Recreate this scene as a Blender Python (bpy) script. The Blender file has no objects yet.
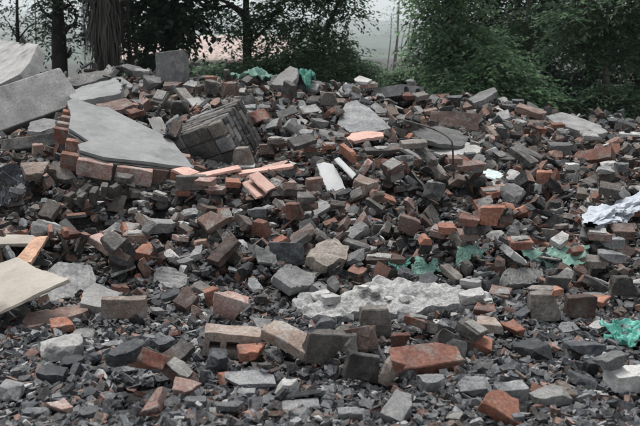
import bpy, bmesh, math, random
import numpy as np
from mathutils import Vector, Matrix, noise as mnoise
from mathutils.geometry import delaunay_2d_cdt

# ------------------------------------------------------------------ camera, sky, sun, exposure
scene = bpy.context.scene
RAD = math.radians
CAM_Z = 1.25
FPX = 889.0                       # focal length in photograph pixels (640 wide)
CX, CY, HORIZON = 320.0, 213.0, 55.0
PITCH = math.atan((CY - HORIZON) / FPX)
cam_data = bpy.data.cameras.new('camera')
cam_data.sensor_width = 36.0
cam_data.lens = FPX / 640.0 * 36.0
cam_data.clip_start = 0.05
cam_data.clip_end = 12000.0
cam_data.dof.use_dof = True
cam_data.dof.focus_distance = 5.2
cam_data.dof.aperture_fstop = 5.6
cam = bpy.data.objects.new('camera', cam_data)
cam.location = (0, 0, CAM_Z)
cam.rotation_euler = (math.pi / 2 - PITCH, 0, 0)
scene.collection.objects.link(cam)
scene.camera = cam

SUN_EL, SUN_AZ = RAD(68), RAD(-25)     # overcast: soft light from high up, brighter from beyond the heap
world = bpy.data.worlds.new('World')
scene.world = world
world.use_nodes = True
wn, wl = world.node_tree.nodes, world.node_tree.links
wn.clear()
sky = wn.new('ShaderNodeTexSky')
sky.sky_type = 'NISHITA'
sky.sun_disc = False
sky.sun_elevation = SUN_EL
sky.sun_rotation = SUN_AZ
sky.dust_density = 0.3
sky.air_density = 1.0
sky.ozone_density = 1.0
hs = wn.new('ShaderNodeHueSaturation')
hs.inputs['Saturation'].default_value = 0.18
bg = wn.new('ShaderNodeBackground')
bg.inputs['Strength'].default_value = 0.055
wo = wn.new('ShaderNodeOutputWorld')
wl.new(sky.outputs[0], hs.inputs['Color'])
wl.new(hs.outputs[0], bg.inputs['Color'])
wl.new(bg.outputs[0], wo.inputs['Surface'])

sun_data = bpy.data.lights.new('sun', 'SUN')
sun_data.energy = 1.5
sun_data.angle = RAD(32)
sun_data.color = (1.0, 0.97, 0.93)
sun = bpy.data.objects.new('sun', sun_data)
sdir = Vector((math.sin(SUN_AZ) * math.cos(SUN_EL), math.cos(SUN_AZ) * math.cos(SUN_EL), math.sin(SUN_EL)))
sun.rotation_euler = sdir.to_track_quat('Z', 'Y').to_euler()
sun.location = (0, 0, 30)
scene.collection.objects.link(sun)

scene.view_settings.view_transform = 'Standard'
scene.view_settings.look = 'None'
scene.view_settings.exposure = 1.92
scene.view_settings.gamma = 1.0
scene.render.engine = 'CYCLES'
scene.cycles.use_denoising = True
scene.cycles.max_bounces = 6
scene.cycles.diffuse_bounces = 2
scene.cycles.glossy_bounces = 2
scene.cycles.transmission_bounces = 3
scene.cycles.volume_bounces = 0
scene.cycles.transparent_max_bounces = 6

# ------------------------------------------------------------------ helpers
RNG = np.random.default_rng(11)
rnd = random.Random(5)
COL = scene.collection
FWD = np.array([0, math.cos(PITCH), -math.sin(PITCH)])
UPV = np.array([0, math.sin(PITCH), math.cos(PITCH)])
CAMP = np.array([0, 0, CAM_Z])

def ray(px, py):
    return FWD + np.array([(px - CX) / FPX, 0, 0]) - UPV * ((py - CY) / FPX)

def P(px, py, y):
    d = ray(px, py)
    return CAMP + d * (y / d[1])

def project(p):
    v = np.asarray(p) - CAMP
    w = v @ FWD
    return CX + FPX * v[0] / w, CY - FPX * (v @ UPV) / w

def on_plane(px, py, p0, n):
    d = ray(px, py)
    return CAMP + d * ((p0 - CAMP) @ n) / (d @ n)

def unit(v):
    v = np.asarray(v, float)
    return v / np.linalg.norm(v)

def link(name, me, mat, parent=None):
    o = bpy.data.objects.new(name, me)
    COL.objects.link(o)
    if mat is not None and len(me.materials) == 0:
        me.materials.append(mat)
    if parent is not None:
        o.parent = parent
    return o

def tag(o, label=None, cat=None, group=None, kind=None):
    if label: o['label'] = label
    if cat: o['category'] = cat
    if cat and not kind: kind = 'thing'
    if group: o['group'] = group
    if kind: o['kind'] = kind
    return o

def empty(name, loc):
    o = bpy.data.objects.new(name, None)
    o.empty_display_size = 0.1
    o.location = loc
    COL.objects.link(o)
    return o

def smooth(me, ang=38):
    me.polygons.foreach_set('use_smooth', np.ones(len(me.polygons), bool))
    me.set_sharp_from_angle(angle=RAD(ang))
    me.update()

def mesh_np(name, V, F, mat=None, sm=None):
    """V (n,3), F (m,3) triangles"""
    me = bpy.data.meshes.new(name)
    V = np.ascontiguousarray(V, np.float32); F = np.ascontiguousarray(F, np.int32)
    me.vertices.add(len(V)); me.vertices.foreach_set('co', V.ravel())
    me.loops.add(F.size); me.loops.foreach_set('vertex_index', F.ravel())
    me.polygons.add(len(F))
    me.polygons.foreach_set('loop_start', np.arange(0, F.size, F.shape[1], dtype=np.int32))
    me.update(calc_edges=True)
    if mat: me.materials.append(mat)
    if sm: smooth(me, sm)
    else: me.polygons.foreach_set('use_smooth', np.zeros(len(me.polygons), bool))
    return me

def bm_done(bm, name, mat=None, sm=38):
    bmesh.ops.recalc_face_normals(bm, faces=bm.faces)
    me = bpy.data.meshes.new(name)
    bm.to_mesh(me); bm.free()
    if mat: me.materials.append(mat)
    if sm: smooth(me, sm)
    return me

def fbm(p, s, oct=3):
    return mnoise.fractal(Vector(p) * s, 1.0, 2.0, oct)

def vnoise(x, y, scale, seed=0, octaves=3):
    """smooth value noise on arrays, about -1..1"""
    out = np.zeros(np.broadcast(x, y).shape); amp = 1.0; tot = 0
    for k in range(octaves):
        r = np.random.default_rng(seed + 17 * k)
        T = r.uniform(-1, 1, (64, 64))
        gx = x * scale * 2 ** k + 31.7 * k; gy = y * scale * 2 ** k + 11.3 * k
        ix = np.floor(gx).astype(int); iy = np.floor(gy).astype(int)
        fx = gx - ix; fy = gy - iy
        fx = fx * fx * (3 - 2 * fx); fy = fy * fy * (3 - 2 * fy)
        g = lambda a, b: T[(ix + a) % 64, (iy + b) % 64]
        out += amp * ((g(0, 0) * (1 - fx) + g(1, 0) * fx) * (1 - fy) + (g(0, 1) * (1 - fx) + g(1, 1) * fx) * fy)
        tot += amp; amp *= .5
    return out / tot

# ------------------------------------------------------------------ materials
def nodes_of(name):
    m = bpy.data.materials.new(name)
    m.use_nodes = True
    nt = m.node_tree
    return m, nt, nt.nodes, nt.links, nt.nodes['Principled BSDF']

def ramp(n, stops, interp='LINEAR'):
    r = n.new('ShaderNodeValToRGB')
    r.color_ramp.interpolation = interp
    e = r.color_ramp.elements
    while len(e) < len(stops): e.new(0.5)
    for k, (p, c) in enumerate(stops):
        e[k].position = p
        e[k].color = (*c, 1) if len(c) == 3 else c
    return r

def rubble_mat(name, cols, mortar=None, mortar_amt=0.0, soot=0.3, rough=0.85, scale=7.0, bump=0.8,
               island=None, vary=0.48, fine=70.0, bump_d=0.012, spec=0.35, contrast=1.0, dust=0.22):
    m, nt, n, l, b = nodes_of(name)
    tc = n.new('ShaderNodeTexCoord'); oi = n.new('ShaderNodeObjectInfo')
    mul = n.new('ShaderNodeMath'); mul.operation = 'MULTIPLY'; mul.inputs[1].default_value = 41.0
    l.new(oi.outputs['Random'], mul.inputs[0])
    add = n.new('ShaderNodeVectorMath'); add.operation = 'ADD'
    l.new(tc.outputs['Object'], add.inputs[0]); l.new(mul.outputs[0], add.inputs[1])
    def noi(sc, det=5, rgh=.6):
        t = n.new('ShaderNodeTexNoise'); t.inputs['Scale'].default_value = sc
        t.inputs['Detail'].default_value = det; t.inputs['Roughness'].default_value = rgh
        l.new(add.outputs[0], t.inputs['Vector']); return t
    n1 = noi(scale)
    if island:
        g = n.new('ShaderNodeNewGeometry')
        r0 = ramp(n, island, 'CONSTANT')
        l.new(g.outputs['Random Per Island'], r0.inputs[0])
        var = n.new('ShaderNodeMapRange'); var.inputs[1].default_value = .3; var.inputs[2].default_value = .7
        var.inputs[3].default_value = .65; var.inputs[4].default_value = 1.3
        l.new(n1.outputs[0], var.inputs[0])
        mm = n.new('ShaderNodeMix'); mm.data_type = 'RGBA'; mm.blend_type = 'MULTIPLY'; mm.inputs[0].default_value = 1
        l.new(r0.outputs[0], mm.inputs[6]); l.new(var.outputs[0], mm.inputs[7])
        colour = mm.outputs[2]
    else:
        k = len(cols)
        r0 = ramp(n, [(.3 + .4 * i / max(1, k - 1), c) for i, c in enumerate(cols)])
        l.new(n1.outputs[0], r0.inputs[0])
        colour = r0.outputs[0]
    if mortar is not None and mortar_amt > 0:
        n2 = noi(scale * 1.7, 6, .7)
        t = .72 - .42 * mortar_amt
        r2 = ramp(n, [(t - .06, (0, 0, 0)), (t + .1, (.9, .9, .9))])
        l.new(n2.outputs[0], r2.inputs[0])
        mx = n.new('ShaderNodeMix'); mx.data_type = 'RGBA'
        l.new(r2.outputs[0], mx.inputs[0]); l.new(colour, mx.inputs[6])
        mx.inputs[7].default_value = (*mortar, 1)
        colour = mx.outputs[2]
    if soot > 0:
        n3 = noi(scale * .6, 4, .6)
        t = .62 - .25 * soot
        r3 = ramp(n, [(t, (1, 1, 1)), (t + .2, (.28, .28, .3))])
        l.new(n3.outputs[0], r3.inputs[0])
        mx = n.new('ShaderNodeMix'); mx.data_type = 'RGBA'; mx.blend_type = 'MULTIPLY'; mx.inputs[0].default_value = 1
        l.new(colour, mx.inputs[6]); l.new(r3.outputs[0], mx.inputs[7])
        colour = mx.outputs[2]
    if dust > 0:
        n6 = noi(scale * 2.6, 9, .8)
        r6 = ramp(n, [(.47, (0, 0, 0)), (.66, (dust,) * 3)])
        l.new(n6.outputs[0], r6.inputs[0])
        mx = n.new('ShaderNodeMix'); mx.data_type = 'RGBA'
        l.new(r6.outputs[0], mx.inputs[0]); l.new(colour, mx.inputs[6]); mx.inputs[7].default_value = (.31, .3, .28, 1)
        colour = mx.outputs[2]
    n4 = noi(fine, 8, .78)
    lo4, hi4 = 1 - .55 * contrast, 1 + .4 * contrast
    r4 = ramp(n, [(.34, (lo4,) * 3), (.66, (hi4,) * 3)])
    l.new(n4.outputs[0], r4.inputs[0])
    mx = n.new('ShaderNodeMix'); mx.data_type = 'RGBA'; mx.blend_type = 'MULTIPLY'; mx.inputs[0].default_value = 1
    l.new(colour, mx.inputs[6]); l.new(r4.outputs[0], mx.inputs[7])
    hv = n.new('ShaderNodeHueSaturation')
    mr = n.new('ShaderNodeMapRange'); mr.inputs[3].default_value = 1 - vary; mr.inputs[4].default_value = 1 + vary
    l.new(oi.outputs['Random'], mr.inputs[0])
    if island: hv.inputs['Value'].default_value = 1
    else: l.new(mr.outputs[0], hv.inputs['Value'])
    l.new(mx.outputs[2], hv.inputs['Color'])
    l.new(hv.outputs[0], b.inputs['Base Color'])
    b.inputs['Roughness'].default_value = rough
    b.inputs['Specular IOR Level'].default_value = spec
    bp = n.new('ShaderNodeBump'); bp.inputs['Strength'].default_value = bump; bp.inputs['Distance'].default_value = bump_d
    n5 = noi(fine * .45, 8, .75)
    l.new(n5.outputs[0], bp.inputs['Height']); l.new(bp.outputs[0], b.inputs['Normal'])
    return m

MORT = (.2, .188, .172)
M = {}
M['brick_red'] = rubble_mat('brick_red', [(.12, .046, .033), (.195, .08, .056), (.26, .128, .094)], MORT, .36, .4)
M['brick_orange'] = rubble_mat('brick_orange', [(.175, .066, .042), (.255, .108, .07), (.32, .16, .112)], MORT, .28, .3)
M['brick_pink'] = rubble_mat('brick_pink', [(.2, .124, .104), (.27, .172, .146), (.325, .225, .196)], (.28, .27, .25), .4, .25)
M['brick_sooty'] = rubble_mat('brick_sooty', [(.07, .045, .038), (.125, .078, .064), (.175, .112, .092)], MORT, .38, .4)
M['brick_grey'] = rubble_mat('brick_grey', [(.085, .076, .068), (.14, .124, .111), (.2, .18, .161)], (.2, .19, .175), .4, .35)
M['brick_charcoal'] = rubble_mat('brick_charcoal', [(.03, .027, .026), (.058, .053, .05), (.095, .088, .082)], (.17, .168, .162), .32, .4, rough=.7)
M['brick_tan'] = rubble_mat('brick_tan', [(.13, .096, .077), (.185, .142, .116), (.235, .194, .165)], (.24, .234, .222), .4, .3)
M['concrete_pale'] = rubble_mat('concrete_pale', [(.2, .2, .197), (.29, .288, .28), (.38, .376, .365)], (.2, .195, .19), .3, .25, bump=.35, contrast=.7)
M['concrete_grey'] = rubble_mat('concrete_grey', [(.1, .102, .104), (.165, .167, .167), (.24, .238, .232)], (.28, .276, .268), .3, .3, bump=.7, contrast=.7)
M['concrete_crust'] = rubble_mat('concrete_crust', [(.26, .262, .262), (.36, .36, .355), (.44, .437, .425)], (.17, .168, .163), .35, .15, scale=12, bump=1.0, vary=.02)
M['rock_dark'] = rubble_mat('rock_dark', [(.014, .016, .02), (.034, .038, .045), (.072, .078, .088)], (.13, .13, .13), .2, .3, rough=.55)
M['rock_grey'] = rubble_mat('rock_grey', [(.09, .095, .1), (.15, .155, .16), (.22, .222, .222)], (.28, .275, .265), .25, .3, rough=.75)
M['plaster'] = rubble_mat('plaster', [(.15, .156, .158), (.19, .196, .197), (.22, .225, .224)], (.24, .24, .24), .12, .08, bump=.2, scale=3, vary=.02, fine=14, contrast=.35, dust=0.25)
M['render_dark'] = rubble_mat('render_dark', [(.05, .05, .052), (.085, .083, .082), (.13, .125, .12)], MORT, .3, .5)
M['mortar'] = rubble_mat('mortar', [(.12, .115, .11), (.19, .185, .175), (.26, .25, .24)], None, 0, .3)
M['mortar_pale'] = rubble_mat('mortar_pale', [(.17, .165, .155), (.25, .243, .23), (.33, .322, .305)], None, 0, .2, vary=.25)
M['mortar_dark'] = rubble_mat('mortar_dark', [(.05, .05, .05), (.08, .078, .075), (.12, .115, .11)], None, 0, .4)
M['foam'] = rubble_mat('foam', [(.4, .41, .42), (.47, .48, .48), (.52, .52, .52)], None, 0, .03, bump=.1, vary=.02, rough=.5, contrast=.15, dust=0.12)
M['tile_pink'] = rubble_mat('tile_pink', [(.4, .23, .19), (.45, .28, .235), (.5, .34, .29)], (.42, .4, .37), .15, .05, bump=.2, vary=.1, contrast=.5, dust=0.3)
M['tile_mint'] = rubble_mat('tile_mint', [(.5, .6, .58), (.56, .65, .63), (.6, .68, .66)], None, 0, .05, bump=.05, rough=.3, vary=.05, dust=0)
M['ply'] = rubble_mat('ply', [(.25, .222, .19), (.31, .28, .242), (.36, .33, .292)], (.25, .22, .19), .2, .1, bump=.1, vary=.05, scale=5, contrast=.25, dust=0.1)
M['wood_brown'] = rubble_mat('wood_brown', [(.2, .115, .07), (.29, .17, .11), (.36, .23, .16)], None, 0, .15, bump=.3, scale=9, dust=0.2)
M['beige'] = rubble_mat('beige', [(.33, .28, .24), (.44, .38, .33), (.5, .45, .4)], (.3, .26, .23), .3, .1, bump=.7)
M['soil'] = rubble_mat('soil', [(.012, .012, .013), (.022, .0215, .021), (.04, .038, .036)], (.12, .09, .075), .2, .3, scale=5, vary=0, bump=1, bump_d=.02, fine=45, dust=0.25)
M['metal_dark'] = rubble_mat('metal_dark', [(.02, .018, .017), (.04, .034, .03)], None, 0, .2, rough=.55, dust=0.1)

grav = [(0, (.013, .015, .019)), (.24, (.032, .037, .045)), (.45, (.068, .075, .085)), (.58, (.13, .136, .142)), (.7, (.03, .027, .026)),
        (.79, (.19, .195, .2)), (.88, (.15, .07, .052)), (.92, (.12, .09, .078)), (.955, (.24, .15, .12)), (.975, (.36, .36, .355))]
fillc = [(0, (.018, .019, .021)), (.2, (.042, .043, .046)), (.38, (.095, .085, .075)), (.52, (.165, .15, .133)), (.62, (.095, .068, .056)),
         (.74, (.18, .092, .066)), (.85, (.24, .15, .118)), (.9, (.25, .245, .235)), (.955, (.36, .357, .345))]
crumb = [(0, (.24, .095, .062)), (.25, (.33, .17, .12)), (.42, (.16, .075, .055)), (.58, (.1, .1, .1)), (.74, (.17, .16, .15)), (.86, (.4, .26, .21)), (.94, (.34, .33, .31))]
M['gravel'] = rubble_mat('gravel', [], None, 0, .15, island=grav, rough=.62, scale=25, fine=120, bump=.4, dust=0.35)
M['fill'] = rubble_mat('fill', [], None, 0, .3, island=fillc, rough=.85, scale=14)
M['crumbs'] = rubble_mat('crumbs', [], None, 0, .2, island=crumb, rough=.9, scale=20)

def sheet_mat(name, c1, c2, rough=.5, trans=.2):
    m, nt, n, l, b = nodes_of(name)
    tc = n.new('ShaderNodeTexCoord')
    t = n.new('ShaderNodeTexNoise'); t.inputs['Scale'].default_value = 9; t.inputs['Detail'].default_value = 5
    l.new(tc.outputs['Object'], t.inputs['Vector'])
    r = ramp(n, [(.35, c1), (.65, c2)]); l.new(t.outputs[0], r.inputs[0])
    l.new(r.outputs[0], b.inputs['Base Color']); b.inputs['Roughness'].default_value = rough
    bp = n.new('ShaderNodeBump'); bp.inputs['Strength'].default_value = .5; bp.inputs['Distance'].default_value = .004
    t2 = n.new('ShaderNodeTexNoise'); t2.inputs['Scale'].default_value = 90; l.new(tc.outputs['Object'], t2.inputs['Vector'])
    l.new(t2.outputs[0], bp.inputs['Height']); l.new(bp.outputs[0], b.inputs['Normal'])
    return m
M['net_teal'] = sheet_mat('net_teal', (.03, .15, .115), (.085, .27, .215), .75)
M['net_bright'] = sheet_mat('net_bright', (.04, .22, .175), (.12, .38, .315), .65)
M['net_faded'] = sheet_mat('net_faded', (.09, .19, .155), (.18, .3, .25), .85)
M['cloth_blue'] = sheet_mat('cloth_blue', (.26, .29, .33), (.42, .45, .49), .85)
M['plastic_dark'] = sheet_mat('plastic_dark', (.02, .024, .03), (.06, .07, .085), .3)

def leaf_mat(name, dark, light, trans=.35):
    m, nt, n, l, b = nodes_of(name)
    g = n.new('ShaderNodeNewGeometry')
    mid = tuple((a + c) / 2 for a, c in zip(dark, light))
    r = ramp(n, [(0, dark), (.5, mid), (1, light)])
    l.new(g.outputs['Random Per Island'], r.inputs[0])
    l.new(r.outputs[0], b.inputs['Base Color'])
    b.inputs['Roughness'].default_value = .5
    b.inputs['Specular IOR Level'].default_value = .35
    tr = n.new('ShaderNodeBsdfTranslucent')
    hv = n.new('ShaderNodeHueSaturation'); hv.inputs['Value'].default_value = 1.4; hv.inputs['Saturation'].default_value = 1.1
    l.new(r.outputs[0], hv.inputs['Color']); l.new(hv.outputs[0], tr.inputs['Color'])
    mx = n.new('ShaderNodeMixShader'); mx.inputs[0].default_value = trans
    l.new(b.outputs[0], mx.inputs[1]); l.new(tr.outputs[0], mx.inputs[2])
    l.new(mx.outputs[0], n['Material Output'].inputs['Surface'])
    return m
M['leaf_dark'] = leaf_mat('leaf_dark', (.014, .025, .017), (.045, .072, .046), .3)
M['leaf_mid'] = leaf_mat('leaf_mid', (.035, .07, .045), (.125, .185, .11), .55)
M['leaf_light'] = leaf_mat('leaf_light', (.062, .122, .074), (.215, .31, .18), .6)
M['leaf_dry'] = leaf_mat('leaf_dry', (.018, .016, .014), (.055, .048, .04), .1)
M['bark'] = rubble_mat('bark', [(.012, .011, .01), (.024, .021, .019), (.04, .036, .032)], None, 0, .3, scale=12, bump=1, bump_d=.02, fine=40, dust=0)
M['bark_pale'] = rubble_mat('bark_pale', [(.07, .065, .055), (.12, .11, .095), (.17, .16, .14)], None, 0, .3, scale=10, bump=1, bump_d=.02, fine=40, dust=0)
M['roof_tile'] = rubble_mat('roof_tile', [(.24, .185, .168), (.29, .23, .21), (.33, .275, .255)], None, 0, .1, scale=1.5, fine=9, dust=0)
M['house_wall'] = rubble_mat('house_wall', [(.45, .46, .47), (.52, .53, .53), (.58, .58, .58)], None, 0, .12, scale=1, fine=8, dust=0)
M['hill'] = rubble_mat('hill', [(.045, .06, .05), (.065, .085, .07), (.09, .11, .095)], None, 0, .2, scale=.004, fine=.05, bump=1, bump_d=10, dust=0)
def glass_mat():
    m, nt, n, l, b = nodes_of('pane')
    b.inputs['Base Color'].default_value = (.03, .04, .045, 1); b.inputs['Roughness'].default_value = .08
    return m
M['pane'] = glass_mat()

# ------------------------------------------------------------------ terrain height
XC = [-9, -3.3, -1.7, -.4, .4, 1.35, 2.5, 3.6, 7, 12]
ZC = [.80, .90, .93, .90, .81, .72, .54, .38, .2, .15]
def base_z(x, y):
    x = np.asarray(x, float); y = np.asarray(y, float)
    zc = np.interp(x, XC, ZC)
    t = np.clip((x + .2) / 4.0, 0, 1)
    dc = 8.8 + 1.2 * t
    y0 = 4.2 + .5 * t
    s = np.clip((y - y0) / (dc - y0), 0, 1)
    z = zc * (s * .65 + .35 * s * s * (3 - 2 * s))
    back = np.clip((y - dc) / 3.2, 0, 1); back = back * back * (3 - 2 * back)
    zb = np.interp(x, [-6, 0, 2.5, 5], [-.45, -.3, .12, .15])
    z = np.where(y > dc, zc + (zb - zc) * back, z)
    far = np.clip((y - 13) / 12, 0, 1)
    z = z + far * np.interp(x, [-6, 0, 4, 10], [-.8, -.7, -.1, 0])
    z = z - .06 * np.clip(4 - y, 0, 1) * 0
    amp = np.clip(1 - np.maximum(0, np.abs(x) - 6) / 3, 0, 1) * np.clip((14 - y) / 3, 0, 1)
    z = z - .24 * np.exp(-((x + 1.25) / .55) ** 2 - ((y - 5.5) / .36) ** 2)      # hollow before the leaning wall panel
    return z + amp * (.05 * vnoise(x, y, .9, 3) + .02 * vnoise(x, y, 3.1, 8))

GS = .0125
GX0, GX1, GY0, GY1 = -5.2, 5.6, 1.9, 11.6
NX, NY = int((GX1 - GX0) / GS), int((GY1 - GY0) / GS)
gx = GX0 + (np.arange(NX) + .5) * GS
gy = GY0 + (np.arange(NY) + .5) * GS
GXX, GYY = np.meshgrid(gx, gy, indexing='ij')
H = base_z(GXX, GYY)
HERO = np.zeros((NX, NY), bool)
BIG = np.zeros((NX, NY), bool)
SIGHT = np.full((430, 640), np.inf)      # distance of the pieces that are seen whole, per line of sight
SEENMAP = np.full((430, 640), np.inf)

def keep_clear(pts, depth, store=None):
    """note the outline (n,3) or pixel outline (n,2) of a piece that stands unobstructed in the place"""
    store = SIGHT if store is None else store
    q = np.array([project(p) for p in pts]) if len(pts[0]) == 3 else np.array(pts, float)
    x0, x1 = int(max(0, q[:, 0].min())), int(min(639, q[:, 0].max())); y0, y1 = int(max(0, q[:, 1].min())), int(min(429, q[:, 1].max()))
    if x1 <= x0 or y1 <= y0: return
    X, Y = np.meshgrid(np.arange(x0, x1 + 1), np.arange(y0, y1 + 1))
    ins = np.zeros(X.shape, bool); n = len(q)
    for a in range(n):
        b = (a + 1) % n
        if q[a, 1] == q[b, 1]: continue
        ins ^= ((q[a, 1] > Y) != (q[b, 1] > Y)) & (X < (q[b, 0] - q[a, 0]) * (Y - q[a, 1]) / (q[b, 1] - q[a, 1]) + q[a, 0])
    sub = store[y0:y1 + 1, x0:x1 + 1]; sub[ins] = np.minimum(sub[ins], depth)

def hull2(pts):
    p = sorted(map(tuple, np.round(np.array([project(q) for q in pts]), 3)))
    def half(p):
        h = []
        for c in p:
            while len(h) >= 2 and (h[-1][0] - h[-2][0]) * (c[1] - h[-2][1]) - (h[-1][1] - h[-2][1]) * (c[0] - h[-2][0]) <= 0: h.pop()
            h.append(c)
        return h
    return np.array(half(p)[:-1] + half(p[::-1])[:-1])

def blocks(x, y, z, r, maps, margin=.06):
    """share of a piece's outline that would stand before the noted pieces"""
    px, py = project((x, y, z)); rp = max(1.5, r / y * FPX)
    x0, x1, y0, y1 = int(px - rp), int(px + rp) + 1, int(py - rp * .7), int(py + rp * .7) + 1
    if x1 < 0 or x0 > 639 or y1 < 0 or y0 > 429: return 0
    w = maps[max(0, y0):y1, max(0, x0):x1]
    if w.size == 0: return 0
    return float((np.isfinite(w) & (w > y + margin)).mean())

def h_at(x, y):
    i = np.clip(((np.asarray(x) - GX0) / GS).astype(int), 0, NX - 1); j = np.clip(((np.asarray(y) - GY0) / GS).astype(int), 0, NY - 1)
    return H[i, j]

def box_span(R, ext, x, y):
    """cells under an oriented box centred at (x, y, 0): indices, bottom and top height"""
    r = np.abs(R[0] @ np.diag(ext)).sum() + GS, np.abs(R[1] @ np.diag(ext)).sum() + GS
    i0, i1 = max(0, int((x - r[0] - GX0) / GS)), min(NX, int((x + r[0] - GX0) / GS) + 1)
    j0, j1 = max(0, int((y - r[1] - GY0) / GS)), min(NY, int((y + r[1] - GY0) / GS) + 1)
    if i1 - i0 < 2 or j1 - j0 < 2: return None
    dx = gx[i0:i1, None] - x; dy = gy[None, j0:j1] - y
    tmin = np.full((i1 - i0, j1 - j0), -9.0); tmax = np.full_like(tmin, 9.0)
    for k in range(3):
        o = R[0, k] * dx + R[1, k] * dy; d = R[2, k]
        if abs(d) < 1e-4:
            bad = np.abs(o) > ext[k]; tmin[bad] = 1; tmax[bad] = -1; continue
        a, b = (-ext[k] - o) / d, (ext[k] - o) / d
        tmin = np.maximum(tmin, np.minimum(a, b)); tmax = np.minimum(tmax, np.maximum(a, b))
    ok = tmax > tmin
    if ok.sum() < 3: return None
    return i0, i1, j0, j1, ok, tmin, tmax

def rest(R, ext, x, y, q=94):
    s = box_span(R, ext, x, y)
    if s is None: return None
    i0, i1, j0, j1, ok, tmin, tmax = s
    free = ok & ~BIG[i0:i1, j0:j1]
    gap = (H[i0:i1, j0:j1] - tmin)[free if free.sum() > .6 * ok.sum() else ok]
    z = np.percentile(gap, q)
    return z, s

def settle(s, z, hero=False):
    i0, i1, j0, j1, ok, tmin, tmax = s
    sub = H[i0:i1, j0:j1]
    sub[ok] = np.maximum(sub[ok], z + tmax[ok])
    if hero: HERO[i0:i1, j0:j1][ok] = True
    if hero == 2: BIG[i0:i1, j0:j1][ok] = True

def rot(yaw, tilt=0, tdir=0, base='flat'):
    R = np.array(Matrix.Rotation(yaw, 3, 'Z'))
    if base == 'edge': R = R @ np.array(Matrix.Rotation(math.pi / 2, 3, 'X'))
    elif base == 'end': R = R @ np.array(Matrix.Rotation(math.pi / 2, 3, 'Y'))
    ax = Vector((math.cos(tdir), math.sin(tdir), 0))
    return np.array(Matrix.Rotation(tilt, 3, ax)) @ R

def slope_align(x, y, w=.09):
    a = h_at(x + w, y) - h_at(x - w, y); b = h_at(x, y + w) - h_at(x, y - w)
    n = unit([-float(a) / (2 * w), -float(b) / (2 * w), 1.0])
    if n[2] < .55:
        n = unit([n[0], n[1], max(n[2], .9)])
    q = Vector((0, 0, 1)).rotation_difference(Vector(n))
    return np.array(q.to_matrix())

def place(o, R, x, y, z, s=1.0):
    m = Matrix(R.tolist()).to_4x4()
    o.matrix_world = Matrix.Translation((x, y, z)) @ m @ Matrix.Diagonal((s, s, s, 1))

# ------------------------------------------------------------------ piece meshes
def rough_up(bm, amp, sc, off):
    for v in bm.verts:
        d = mnoise.noise_vector(v.co * sc + off)
        v.co += d * amp

def brick_mesh(name, seed, kind, L=.24, W=.115, T=.053):
    r = random.Random(seed)
    bm = bmesh.new()
    bmesh.ops.create_cube(bm, size=1)
    L2 = L * r.uniform(.97, 1.02)
    for v in bm.verts: v.co = Vector((v.co.x * L2, v.co.y * W, v.co.z * T))
    cuts = {'whole': 0, 'half': 1, 'chip': 2}[kind]
    def cut(co, no):
        g = bm.verts[:] + bm.edges[:] + bm.faces[:]
        bmesh.ops.bisect_plane(bm, geom=g, plane_co=co, plane_no=no, clear_outer=True)
        ed = [e for e in bm.edges if e.is_boundary]
        if ed: bmesh.ops.holes_fill(bm, edges=ed)
    if cuts >= 1:
        cut(Vector((L * r.uniform(-.06, .16), 0, 0)), Vector((1, r.uniform(-.6, .6), r.uniform(-.4, .4))).normalized())
    if cuts >= 2:
        cut(Vector((-L * r.uniform(.1, .25), W * r.uniform(-.1, .1), 0)), Vector((-1, r.uniform(-.9, .9), r.uniform(-.6, .6))).normalized())
    for k in range(r.choice([1, 1, 2])):     # knocked-off corner
        c = Vector((r.choice([-1, 1]) * L * .5, r.choice([-1, 1]) * W * .5, r.choice([-1, 1]) * T * .5))
        n = Vector((c.x / L * r.uniform(.5, 1.5), c.y / W * r.uniform(.5, 1.5), c.z / T * r.uniform(.4, 1.2))).normalized()
        cut(c - n * r.uniform(.012, .032), n)
    bmesh.ops.bevel(bm, geom=bm.edges[:], offset=.0035, segments=1, affect='EDGES', clamp_overlap=True)
    bmesh.ops.triangulate(bm, faces=[f for f in bm.faces if len(f.verts) > 4])
    bmesh.ops.subdivide_edges(bm, edges=[e for e in bm.edges if e.calc_length() > .035], cuts=2, use_grid_fill=True)
    rough_up(bm, .007, 24, Vector((seed * 3.1, 0, 0)))
    rough_up(bm, .0042, 70, Vector((0, seed * 2.3, 0)))
    co = np.array([v.co for v in bm.verts]); c = (co.max(0) + co.min(0)) / 2
    for v in bm.verts: v.co -= Vector(c)
    ext = (co.max(0) - co.min(0)) / 2
    return bm_done(bm, name, None, 17), ext

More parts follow.
